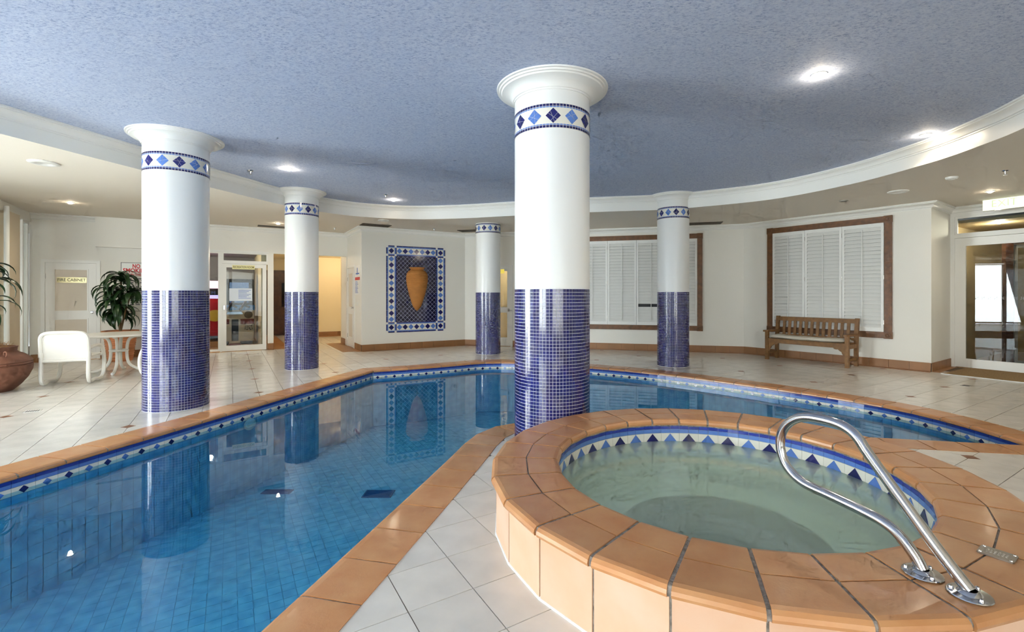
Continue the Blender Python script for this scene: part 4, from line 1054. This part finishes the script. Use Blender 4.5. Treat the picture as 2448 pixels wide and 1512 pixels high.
# ================================================================== GLAZED LEFT SIDE
def window_wall(fr, s0, s1, bays, base):
    w = (s1-s0)/bays
    for k in range(bays):
        d, p = glazed('window_%d' % (base+k), fr, s0+k*w+.03, s0+(k+1)*w-.03, .02, 2.78, .05, bot=.07, d0=-.06, d1=0)
        tag(fbox('trim_%d' % (base+20+k), fr, s0+k*w-.03, s0+k*w+.03, -.08, .02, 0, 2.78, 'white'), kind='structure')
fbA = F_glassA
ga0 = fbA.S(55); ga1 = fbA.S(80)
tag(fbox('wall_glazing_head', fbA, 0, fbA.len, -.1, .02, 2.80, ZL, 'wall'), kind='structure')
glazed('window_6', fbA, ga0-.02, fbA.len-.05, .02, 2.80, .05, bot=.06, d0=-.06, d1=0)
M['beigepost'] = mat('beige_pier_paint', (214, 198, 172), .5)
pa, pb = fbA.S(22, .12), fbA.S(43, .12)
tag(fbox('wall_pier', fbA, pa, pb+.1, -.12, .12, 0, 2.80, 'beigepost'), kind='structure')
mb = MB(); s = fbA.S(16, .14); mb.tube([fbA.pt(s, .14, .0), fbA.pt(s, .14, 2.86)], .035, 10); tag(mb.build('downpipe', M['white'], smooth=True), 'white vertical pipe beside the beige pier at the left', 'pipe')
glazed('window_7', fbA, .02, pa-.02, .02, 2.80, .05, bot=.06, d0=-.06, d1=0)
tag(fbox('wall_glazing_head_left', F_glassB, 0, F_glassB.len, -.1, .02, 2.80, ZL, 'wall'), kind='structure')
window_wall(F_glassB, .05, F_glassB.len-.02, 6, 10)
tag(fbox('wall_louvre_box', F_glassB, F_glassB.len-.9, F_glassB.len-.1, .0, .05, 1.9, 2.7, 'white'), kind='structure')
for k in range(2):
    a = (3.0, 11.2)[k]; window_wall(F_rear, a, a+(5.6, 5.2)[k], 4, 30+k*4)  # unseen rear windows, added so that light comes from the front
# outside: white neighbouring wall with a door, paving
quad_wall('wall_outside', (-15.5, 11.5), (-9.9, 13.6), 'white', -.1, 5, .2)
M['paving'] = mat('outside_paving', (205, 200, 190), .8, noise=(3, .1))
mb = MB(); mb.prism([(-10.4, -4.5), (-10.45, -1.0), (-8.5, 7.17), tuple(F_left.pt(-.05, 0, 0)[:2]), (-14, 12), (-22, 12), (-22, -14), (-10.9, -14)], -.12, -.02); tag(mb.build('ground_outside_left', M['paving']), kind='structure')
mb = MB(); mb.box((-10.9, -14, -.12), (12, -4.5, -.02)); tag(mb.build('ground_outside_rear', M['paving']), kind='structure')
# roof so that no sky light falls in from above
# ================================================================== GARDEN BENCH
o3, x3 = floor_pt(1837, 858.7), floor_pt(2028, 879.8)
F_b = Frame((o3.x, o3.y), (x3.x, x3.y))    # d comes out of the wall, so the back is at negative d
bench = thing('garden_bench', 'teak slatted bench with a long cream cushion under the right hand shutters', 'bench', F_b.pt(F_b.len/2, -.2, 0))
F_b.o = F_b.o+F_b.n*.05
L = F_b.len; B = -.41
def leg(name, s, d, z1, w=.062, lean=0.0):
    mb = MB(); mb.add([F_b.pt(s+a*w/2, d+b*w/2-lean*t, z) for z, t in ((0, 0), (.42, 0), (z1, 1)) for a, b in ((-1, -1), (1, -1), (1, 1), (-1, 1))],
        [(0, 3, 2, 1), (8, 9, 10, 11)]+[(l*4+i, l*4+(i+1) % 4, l*4+4+(i+1) % 4, l*4+4+i) for l in (0, 1) for i in range(4)])
    mb.build(name, M['teak'], bench)
for s in (0, L): leg('leg', s, 0, .58); leg('leg', s, B, .90, lean=.06)
fbox('seat_rail', F_b, .03, L-.03, -.025, .02, .355, .43, 'teak', bench); fbox('seat_rail', F_b, .03, L-.03, B-.02, B+.02, .355, .41, 'teak', bench)
for s in (0, L):
    fbox('side_rail', F_b, s-.022, s+.022, B+.03, -.03, .345, .42, 'teak', bench); fbox('stretcher', F_b, s-.018, s+.018, B+.03, -.03, .12, .165, 'teak', bench)
    mb = MB(); mb.prism([(-.045, B-.05), (.045, B-.05), (.05, 0), (.052, .07), (.03, .10), (-.03, .10), (-.052, .07), (-.05, 0)], .58, .612, fn=lambda x, y, z, s=s: F_b.pt(s+x, y, z)); mb.build('armrest', M['teak'], bench)
for s, sg_ in ((.03, 1), (L-.03, -1)):
    mb = MB(); mb.prism([(0, .36), (.20, .36), (.185, .335), (.15, .325), (.12, .33), (.09, .30), (.06, .285), (.05, .25), (.028, .225), (.015, .19), (0, .17)], -.016, .012, fn=lambda x, y, z, s=s, g=sg_: F_b.pt(s+g*x, z, y)); mb.build('corner_bracket', M['teak'], bench)
for k in range(5): d = B+.04+k*.083; fbox('seat_slat', F_b, .0, L, d, d+.06, .425, .445, 'teak', bench)
def back(d): return None
mb = MB(); mb.bar(F_b.pt(.03, B-.053, .845), F_b.pt(L-.03, B-.053, .845), .034, .085); mb.build('top_rail', M['teak'], bench)
mb = MB(); mb.bar(F_b.pt(.03, B-.010, .50), F_b.pt(L-.03, B-.010, .50), .034, .05); mb.build('lower_rail', M['teak'], bench)
for k in range(12):
    s = .03+(L-.06)*(k+1)/13; mb = MB(); mb.bar(F_b.pt(s, B-.010, .505), F_b.pt(s, B-.051, .82), .055, .018, up=(F_b.n.x, F_b.n.y, 0)); mb.build('back_slat', M['teak'], bench)
cu = MB(); nx, ny = 28, 8; g = []
for lay in (0, 1):
    for i in range(nx+1):
        for j in range(ny+1):
            x, y = i/nx, j/ny; e = min(x, 1-x)*L/.05; e2 = min(y, 1-y)*.46/.05; f = min(1, e, e2); f = (1-(1-f)**2)**.5
            z = .447 + (.028+.034*f if lay else .028-.026*f) + .014*abs(x-.5)**2*4 + .004*math.sin(x*17+y*5)
            s_ = .035+(L-.07)*x; d_ = B+.03+.44*y
            if i in (0, nx): s_ += 0
            g.append(F_b.pt(s_, d_, z))
k = (nx+1)*(ny+1); idx = lambda l, i, j: l*k+i*(ny+1)+j
fs = [(idx(1, i, j), idx(1, i+1, j), idx(1, i+1, j+1), idx(1, i, j+1)) for i in range(nx) for j in range(ny)]+[(idx(0, i, j), idx(0, i, j+1), idx(0, i+1, j+1), idx(0, i+1, j)) for i in range(nx) for j in range(ny)]
for i in range(nx): fs += [(idx(0, i, 0), idx(0, i+1, 0), idx(1, i+1, 0), idx(1, i, 0)), (idx(0, i+1, ny), idx(0, i, ny), idx(1, i, ny), idx(1, i+1, ny))]
for j in range(ny): fs += [(idx(0, 0, j+1), idx(0, 0, j), idx(1, 0, j), idx(1, 0, j+1)), (idx(0, nx, j), idx(0, nx, j+1), idx(1, nx, j+1), idx(1, nx, j))]
cu.add(g, fs); tag(cu.build('bench_cushion', M['cushion'], smooth=True), 'long thin cream cushion lying on the teak bench', 'cushion')
# ================================================================== WHITE TUBULAR CHAIRS AND TABLE
def tubular_chair(label, loc, rz):
    t = thing('tubular_chair', label, 'chair', (*loc, 0), rz, 'white tubular chairs at the round table'); R = .027
    def rounded(P, m=5): return catmull(P, m)
    for sx in (-1, 1):
        x = .27*sx
        P = [(x, -.27, .60), (x, -.265, .42), (x, -.275, .20), (x, -.26, .08), (x, -.20, .03), (x, -.06, .045), (x, .10, .03), (x, .22, .05), (x, .285, .14), (x, .30, .30), (x, .26, .46), (x, .17, .545), (x, .0, .56), (x, -.27, .55)]
        mb = MB(); mb.tube(rounded(P), R, 8); mb.build('side_frame', M['pvc'], t, smooth=True, local=True)
        mb = MB(); mb.lathe([(R+.006, -.035), (R+.006, .035)], (x, -.268, .46), 10, cap=True); mb.build('joint_sleeve', M['pvc'], t, smooth=True, local=True)
    P = [(-.27, -.265, .42), (-.27, -.285, .62), (-.262, -.30, .72), (-.215, -.312, .775), (-.1, -.318, .79), (.1, -.318, .79), (.215, -.312, .775), (.262, -.30, .72), (.27, -.285, .62), (.27, -.265, .42)]
    mb = MB(); mb.tube(rounded(P), R, 8); mb.build('back_frame', M['pvc'], t, smooth=True, local=True)
    mb = MB(); mb.tube([(-.27, -.26, .37), (.27, -.26, .37)], R*.9, 8); mb.tube([(-.27, .26, .40), (.27, .26, .40)], R*.9, 8); mb.build('cross_tubes', M['pvc'], t, smooth=True, local=True)
    mb = MB(); mb.add([(-.25, -.262, .40), (.25, -.262, .40), (.25, -.287, .62), (.25, -.31, .70), (.2, -.316, .765), (-.2, -.316, .765), (-.25, -.31, .70), (-.25, -.287, .62)]+[(-.25, -.25, .40), (.25, -.25, .40), (.25, -.275, .62), (.25, -.298, .70), (.2, -.304, .765), (-.2, -.304, .765), (-.25, -.298, .70), (-.25, -.275, .62)],
        [tuple(range(7, -1, -1)), tuple(range(8, 16))]+[(i, (i+1) % 8, 8+(i+1) % 8, 8+i) for i in range(8)]); mb.build('backrest_sling', M['pvc'], t, local=True)
    mb = MB(); mb.box((-.245, -.26, .385), (.245, .26, .41)); mb.build('seat_sling', M['pvc'], t, local=True)
    return t
tubular_chair('white tubular chair with its back to the camera beside the big clay pot', (-6.93, 7.24), math.atan2(.39, .89)*1.0)
tubular_chair('white tubular chair half hidden behind the thick left column', (-6.02, 7.92), math.radians(118))
tc = (-7.06, 8.2)
tb = thing('round_table', 'round white garden table between the two tubular chairs', 'table', (*tc, 0))
mb = MB(); mb.lathe([(.001, .0), (.52, .0), (.545, .008), (.55, .02), (.545, .032), (.52, .038), (.001, .038)], (*tc, .64), 40); mb.build('table_top', M['pvc'], tb, smooth=True)
for k in range(4):
    a = k*math.pi/2+.5; c, s = math.cos(a), math.sin(a)
    mb = MB(); mb.tube(catmull([(tc[0]+c*r, tc[1]+s*r, z) for r, z in ((.30, .63), (.17, .60), (.12, .5), (.11, .3), (.14, .15), (.24, .06), (.34, .028), (.40, .026))], 5), .024, 8); mb.build('leg', M['pvc'], tb, smooth=True)
mb = MB(); mb.lathe([(.125, -.02), (.14, 0), (.125, .02), (.11, 0), (.125, -.02)], (*tc, .38), 20); mb.build('leg_ring', M['pvc'], tb, smooth=True)
# ================================================================== PLANTS
def strap_leaf(base, az, up, length, width, droop, rnd, seg=8):
    p = Vector(base); el = up; h = Vector((math.cos(az), math.sin(az), 0)); side = Vector((-h.y, h.x, 0)); V_ = []
    for i in range(seg+1):
        t = i/seg; w = width*math.sin(math.pi*min(1, .12+.88*t)**.8)*.5 if i < seg else .001
        up_v = h*(-math.sin(el))+Vector((0, 0, 1))*math.cos(el)
        V_ += [p-side*w+up_v*w*.35, p, p+side*w+up_v*w*.35]
        el -= droop/seg*(1+.6*t); p = p+(h*math.cos(el)+Vector((0, 0, 1))*math.sin(el))*length/seg
    mb = MB(); mb.add(V_, [(i*3+k, i*3+k+1, i*3+k+4, i*3+k+3) for i in range(seg) for k in (0, 1)]); return mb
def dracaena(parent, heads, stems, rnd, n, ln, wd):
    for pts in stems:
        mb = MB(); mb.tube(pts, .016, 6); mb.build('stem', M['stem'], parent, smooth=True)
    for (hx, hy, hz) in heads:
        for k in range(n):
            az = k*2.4+rnd.uniform(-.4, .4); up = rnd.uniform(.1, 1.35); l = ln*rnd.uniform(.7, 1.15)*(1-.45*max(0, math.cos(az-A-math.pi/2)))
            strap_leaf((hx, hy, hz+rnd.uniform(-.12, .06)), az, up, l, wd*rnd.uniform(.8, 1.1), rnd.uniform(1.5, 2.6), rnd).build('leaf', M['leaf'], parent, smooth=True, fix=False)
rnd = random.Random(11)
pB = (-8.25, 9.62)
pl = thing('potted_dracaena', 'bushy green dracaena in an orange planter behind the white table', 'plant', (*pB, 0))
mb = MB(); prof = [(.001, 0), (.19, 0)]
for k in range(12): z = .03+k*.045; r = .2+.07*k/12; prof += [(r+.006, z), (r+.006, z+.025), (r, z+.03), (r, z+.042)]
prof += [(.30, .575), (.30, .62), (.27, .62), (.26, .56), (.001, .56)]
mb.lathe(prof, (*pB, 0), 28); mb.build('planter', M['planter'], pl, smooth=True)
mb = MB(); mb.lathe([(.001, .585), (.265, .575)], (*pB, 0), 20); mb.build('soil', M['stem'], pl)
heads = [(pB[0]+.03, pB[1]-.02, 1.72), (pB[0]-.14, pB[1]-.05, 1.42), (pB[0]+.18, pB[1]+.05, 1.40), (pB[0]+.02, pB[1]-.12, 1.15), (pB[0]-.1, pB[1]+.08, 1.0)]
dracaena(pl, heads, [[(pB[0], pB[1], .57), ((pB[0]+h[0])/2, (pB[1]+h[1])/2, (h[2]+.6)/2+.05), h] for h in heads], rnd, 24, .52, .10)
pA = (-7.44, 6.52)
pu = thing('terracotta_urn_planter', 'large brown clay pot with a leafy palm at the left edge', 'plant', (*pA, 0))
mb = MB(); prof = [(.001, 0), (.25, 0), (.27, .02), (.33, .08), (.40, .18), (.445, .29), (.45, .36), (.44, .37), (.448, .385), (.438, .40), (.446, .415), (.435, .43), (.42, .46), (.36, .51), (.30, .54), (.285, .56), (.29, .60), (.30, .62), (.27, .625), (.26, .58), (.001, .57)]
mb.lathe(prof, (*pA, 0), 44); mb.build('pot', M['pot'], pu, smooth=True)
for k in range(3):
    a = -.25+k*2.094; c = Vector((pA[0]+.36*math.cos(a), pA[1]+.36*math.sin(a), .535)); h = Vector((math.cos(a), math.sin(a), 0))
    mb = MB(); mb.tube([c+h*.03*math.cos(t*math.pi/6)+Vector((0, 0, .034*math.sin(t*math.pi/6))) for t in range(12)], .008, 6, closed=True); mb.build('ring_handle', M['pot'], pu, smooth=True)
st = MB()
for k in range(420):
    a = rnd.random()*6.283; r = .27*rnd.random()**.5; z = .60+.05*(1-r/.27)+rnd.random()*.03; x, y = pA[0]+r*math.cos(a), pA[1]+r*math.sin(a); b = rnd.random()*6.283; l = rnd.uniform(.05, .14)
    q = Vector((math.cos(b), math.sin(b), rnd.uniform(-.25, .45)))*l; w = Vector((-q.y, q.x, 0)).normalized()*.003; p0 = Vector((x, y, z))
    st.add([p0-w, p0+w, p0+q+w, p0+q-w], [(0, 1, 2, 3)])
tag(st.build('coir_fibre', M['straw'], pu, fix=False), kind='stuff')
mb = MB(); mb.lathe([(.001, .64), (.18, .625), (.275, .595)], (*pA, 0), 20); mb.build('coir_mound', M['straw'], pu, smooth=True)
hp = [(pA[0]-.05, pA[1]+.0, 1.78), (pA[0]-.12, pA[1]+.05, 1.55), (pA[0]-.02, pA[1]-.04, 1.22)]
dracaena(pu, hp, [[(pA[0], pA[1], .6), ((pA[0]+h[0])/2, (pA[1]+h[1])/2, (h[2]+.6)/2), h] for h in hp], rnd, 12, .55, .10)
# ================================================================== SPA RAIL AND PLATE
f1, f2 = floor_pt(2205, 1373, ZT), floor_pt(2318, 1424, ZT)
ax = Vector((f2.x-f1.x, f2.y-f1.y)).normalized(); F_r = Frame((f1.x, f1.y), (f2.x, f2.y))
def rail_pt(px, py): s, z = F_r.hit(px, py); return Vector(F_r.pt(s, 0, z))
rail = thing('handrail', 'polished steel grab rail looping up from the spa rim over the water', 'handrail', (f1.x, f1.y, ZT))
path = [rail_pt(*p) for p in ((2187, 1328.8), (2150.5, 1281), (2110, 1248), (2055.6, 1219), (1982.6, 1184.5), (1927.8, 1159), (1895, 1133), (1873, 1098.7), (1865, 1058.6), (1874.8, 1024), (1900.4, 1003), (1935, 998), (1989.9, 1009), (2026.4, 1025.7), (2052, 1049.4), (2077.5, 1087.8), (2160, 1202), (2240, 1312))]
path = [Vector((f1.x, f1.y, ZT+.016))]+path+[Vector((f2.x, f2.y, ZT+.016))]
mb = MB(); mb.tube(catmull(path, 5), .0205, 20); mb.build('tube', M['chrome'], rail, smooth=True)
for f in (f1, f2):
    mb = MB(); mb.lathe([(.001, .001), (.059, .001), (.062, .004), (.060, .007), (.035, .009), (.030, .016), (.024, .02), (.0205, .02)], (f.x, f.y, ZT), 28); fl = mb.build('flange', M['chrome'], rail, smooth=True)
    for k in range(3):
        a = .4+k*2.094; mb = MB(); mb.lathe([(.001, .018), (.006, .017), (.008, .012), (.008, .007)], (f.x+.048*math.cos(a), f.y+.048*math.sin(a), ZT), 10); mb.build('bolt', M['chrome'], fl, smooth=True)
pc = [floor_pt(x, y, ZT) for x, y in ((2332, 1319), (2352, 1306.5), (2436.5, 1333.5), (2420, 1353))]
c = sum(pc, Vector())/4; q = (pc[2]-pc[1]).normalized(); w = Vector((-q.y, q.x, 0)); F_p = Frame((c.x, c.y), (c.x+q.x, c.y+q.y))
pt = thing('steel_button_plate', 'small perforated steel plate screwed to the spa rim beside the handrail', 'plate', (c.x, c.y, ZT))
Lp, Wp = .053, .042
mb = MB(); mb.prism([(Lp*a, Wp*b) for a, b in ((-1, -.8), (-.92, -1), (.92, -1), (1, -.8), (1, .8), (.92, 1), (-.92, 1), (-1, .8))], ZT+.0005, ZT+.006, fn=lambda x, y, z: F_p.pt(x, y, z)); mb.build('plate', M['steel'], pt)
for k in range(3):
    for j in range(6): mb = MB(); p = F_p.pt(-.0275+j*.011, -.013+k*.013, ZT); mb.lathe([(.004, .006), (.003, .008), (.001, .008)], p, 8); mb.build('stud', M['steel'], pt, smooth=True)
for a in (-1, 1):
    for b in (-1, 1): mb = MB(); mb.lathe([(.006, .006), (.005, .0085), (.001, .009)], F_p.pt(a*.043, b*.032, ZT), 8); mb.build('screw', M['chrome'], pt, smooth=True)
# deck drains
for px, py, lab in ((78, 984, 'white slotted drain grate set in the deck below the clay pot'), (2310, 923, 'dark slotted drain grate set in the deck near the entrance mat')):
    p = floor_pt(px, py); F_d = Frame((p.x, p.y), (p.x+U.x, p.y+U.y)); dg = thing('floor_drain', lab, 'drain', (p.x, p.y, 0))
    fbox('grate', F_d, -.07, .07, -.05, .05, .0005, .004, 'steel' if px > 1000 else 'white', dg)
    for k in range(6): fbox('slot', F_d, -.056+k*.02, -.044+k*.02, -.038, .038, .004, .0048, 'black', dg)
# ================================================================== CEILING FITTINGS AND LAMPS
def on_ceiling(px, py, z): return floor_pt(px, py, z)
def downlight(px, py, z, label, power, cone=2.4):
    p = floor_pt(px, py, z); t = thing('downlight', label, 'light', (p.x, p.y, z), group='recessed ceiling lamps')
    mb = MB(); mb.lathe([(.062, .0), (.062, -.006), (.048, -.010), (.040, -.006), (.040, 0)], (p.x, p.y, z), 24); mb.build('trim_ring', M['white'], t, smooth=True)
    mb = MB(); mb.lathe([(.039, -.004), (.034, -.018), (.018, -.028), (.001, -.031)], (p.x, p.y, z), 16); mb.build('bulb', M['bulb'], t, smooth=True)
    d = bpy.data.lights.new('lamp', 'SPOT'); d.energy = power*3.0; d.color = (1.0, .86, .66); d.shadow_soft_size = .03; d.spot_size = math.radians(150); d.spot_blend = 1.0
    o = bpy.data.objects.new('lamp', d); COL.objects.link(o); o.location = (p.x, p.y, z-.04); adopt(o, t)
    d = bpy.data.lights.new('bulb_glow', 'POINT'); d.energy = power*(.11 if z > 3 else .05); d.color = (1.0, .84, .62); d.shadow_soft_size = .02
    o = bpy.data.objects.new('bulb_glow', d); COL.objects.link(o); o.location = (p.x, p.y, z-.06); adopt(o, t)
for px, py, z, lab, pw in ((690, 404, ZC, 'bright lamp in the blue ceiling above the second left column', 16), (941, 478, ZC, 'bright lamp at the ceiling edge above the urn mural', 12), (1958, 178, ZC, 'brightest lamp in the blue ceiling high on the right', 16), (2213, 322, ZC, 'bright lamp at the right edge of the blue ceiling beside the cornice', 16),
                       (168, 484, ZL, 'small lamp in the lower ceiling at the left above the chairs', 10), (665, 534, ZL, 'small lamp beside the vent left of the corridor column', 10), (2367, 457, ZL, 'lamp in the lower ceiling above the exit sign', 7)):
    downlight(px, py, z, lab, pw)
def disc(name, px, py, z, r, label, cat, m='white', h=.02):
    p = floor_pt(px, py, z); mb = MB(); mb.lathe([(r, 0), (r*.98, -h*.5), (r*.8, -h), (r*.55, -h), (r*.5, -h*.7), (.001, -h*.7)], (p.x, p.y, z), 28)
    return tag(mb.build(name, M[m], smooth=True), label, cat)
disc('ceiling_speaker', 105, 389, ZL, .15, 'large round white speaker grille in the left lower ceiling', 'speaker')
disc('ceiling_speaker', 2147, 458, ZL, .14, 'round white speaker grille in the lower ceiling above the bench', 'speaker')
disc('smoke_detector', 2275, 424, ZL, .07, 'small flat white disc in the lower ceiling left of the entrance sprinkler', 'detector', h=.03)
disc('ceiling_speaker', 917, 527, ZL, .12, 'faint round speaker grille in the lower ceiling above the mural vent', 'speaker')
disc('unlit_downlight', 2017, 480, ZL, .075, 'unlit round downlight above the right hand shutters', 'light', 'steel', .015)
def sprinkler(px, py, z, label):
    p = floor_pt(px, py, z); t = thing('sprinkler', label, 'sprinkler', (p.x, p.y, z), group='ceiling sprinklers')
    mb = MB(); mb.lathe([(.04, 0), (.036, -.008), (.012, -.012), (.01, -.03), (.006, -.045), (.006, -.055)], (p.x, p.y, z), 14); mb.build('body', M['chrome'], t, smooth=True)
    mb = MB(); mb.lathe([(.022, -.055), (.022, -.059), (.001, -.059)], (p.x, p.y, z), 12); mb.build('deflector', M['chrome'], t)
sprinkler(2403, 408, ZL, 'sprinkler head in the lower ceiling above the exit sign'); sprinkler(800, 545, ZL, 'sprinkler head in front of the corridor opening')
sprinkler(1038, 547, ZL, 'sprinkler head above the right part of the urn mural'); sprinkler(922, 466, ZC, 'sprinkler head in the blue ceiling beside the lamp above the mural'); sprinkler(599, 408, ZC, 'sprinkler head in the blue ceiling between the two left columns')
def vent(px, py, fr, l, w, label):
    p = floor_pt(px, py, ZL); F_v = Frame((p.x, p.y), (p.x+fr.t.x, p.y+fr.t.y)); t = thing('ceiling_vent', label, 'vent', (p.x, p.y, ZL), group='slatted ceiling vents')
    fbox('backing', F_v, -l, l, -w, w, ZL-.004, ZL-.001, 'dark', t)
    mb = MB()
    for a, b, c, d in ((-l, l, -w, -w+.02), (-l, l, w-.02, w), (-l, -l+.02, -w, w), (l-.02, l, -w, w)): mb.box((a, c, ZL-.012), (b, d, ZL-.001), F_v)
    mb.build('frame', M['dark'], t, fix=False)
    for k in range(6): y = -w+.04+k*(2*w-.08)/5; fbox('slat', F_v, -l+.02, l-.02, y-.008, y+.008, ZL-.010, ZL-.006, 'dark', t)
vent(898, 538.5, F_vase, .33, .17, 'grey slatted vent above the left corner of the mural wall'); vent(662, 542.5, F_left, .40, .12, 'grey slatted vent left of the corridor column')
vent(1128, 551.5, F_win1, .33, .17, 'grey slatted vent half hidden behind the slender far column'); vent(1685, 534, F_win1, .36, .17, 'grey slatted vent right of the back shutter column')
# lamps of the rooms behind the glass
def room_lamp(name, p, power, col=(1, .84, .6)):
    d = bpy.data.lights.new(name, 'POINT'); d.energy = power; d.color = col; d.shadow_soft_size = .12
    o = bpy.data.objects.new(name, d); COL.objects.link(o); o.location = p
def rec_light(u, v, z, label, power, col=(1, .84, .6)):
    x, y = uv(u, v); t = thing('downlight', label, 'light', (x, y, z), group='recessed ceiling lamps')
    mb = MB(); mb.lathe([(.06, 0), (.06, -.006), (.045, -.01), (.04, 0)], (x, y, z), 18); mb.build('trim_ring', M['white'], t, smooth=True)
    mb = MB(); mb.lathe([(.04, -.004), (.02, -.02), (.001, -.022)], (x, y, z), 12); mb.build('bulb', M['bulb'], t, smooth=True)
    d = bpy.data.lights.new('lamp', 'POINT'); d.energy = power; d.color = col; d.shadow_soft_size = .05
    o = bpy.data.objects.new('lamp', d); COL.objects.link(o); o.location = (x, y, z-.08); adopt(o, t)
rec_light(-1.25, 14.6, 2.5, 'first recreation room lamp behind the side pane', 26); rec_light(-1.45, 15.5, 2.5, 'second recreation room lamp behind the side pane', 26); rec_light(-.4, 14.0, 2.5, 'recreation room lamp above the shooting game', 26)
rec_light(1.8, 15.0, 2.55, 'corridor lamp behind the opening', 15); rec_light(3.0, 15.3, 2.55, 'corridor lamp near the far cream wall', 10)
for s, d, lab, pw in ((.5, -.7, 'lobby lamp nearest the entrance door', 24), (1.8, -2.2, 'lobby lamp beyond the glazed screen', 20)):
    x, y, _ = F_door.pt(s, d, 0); k = Vector((x, y)); rec_light(k.dot(U), k.dot(V), 2.7, lab, pw)
x, y, _ = F_win1.pt((D5a+D5b)/2+.1, -.75, 0); k = Vector((x, y)); rec_light(k.dot(U), k.dot(V), 2.5, 'passage lamp behind the narrow white door', 10)
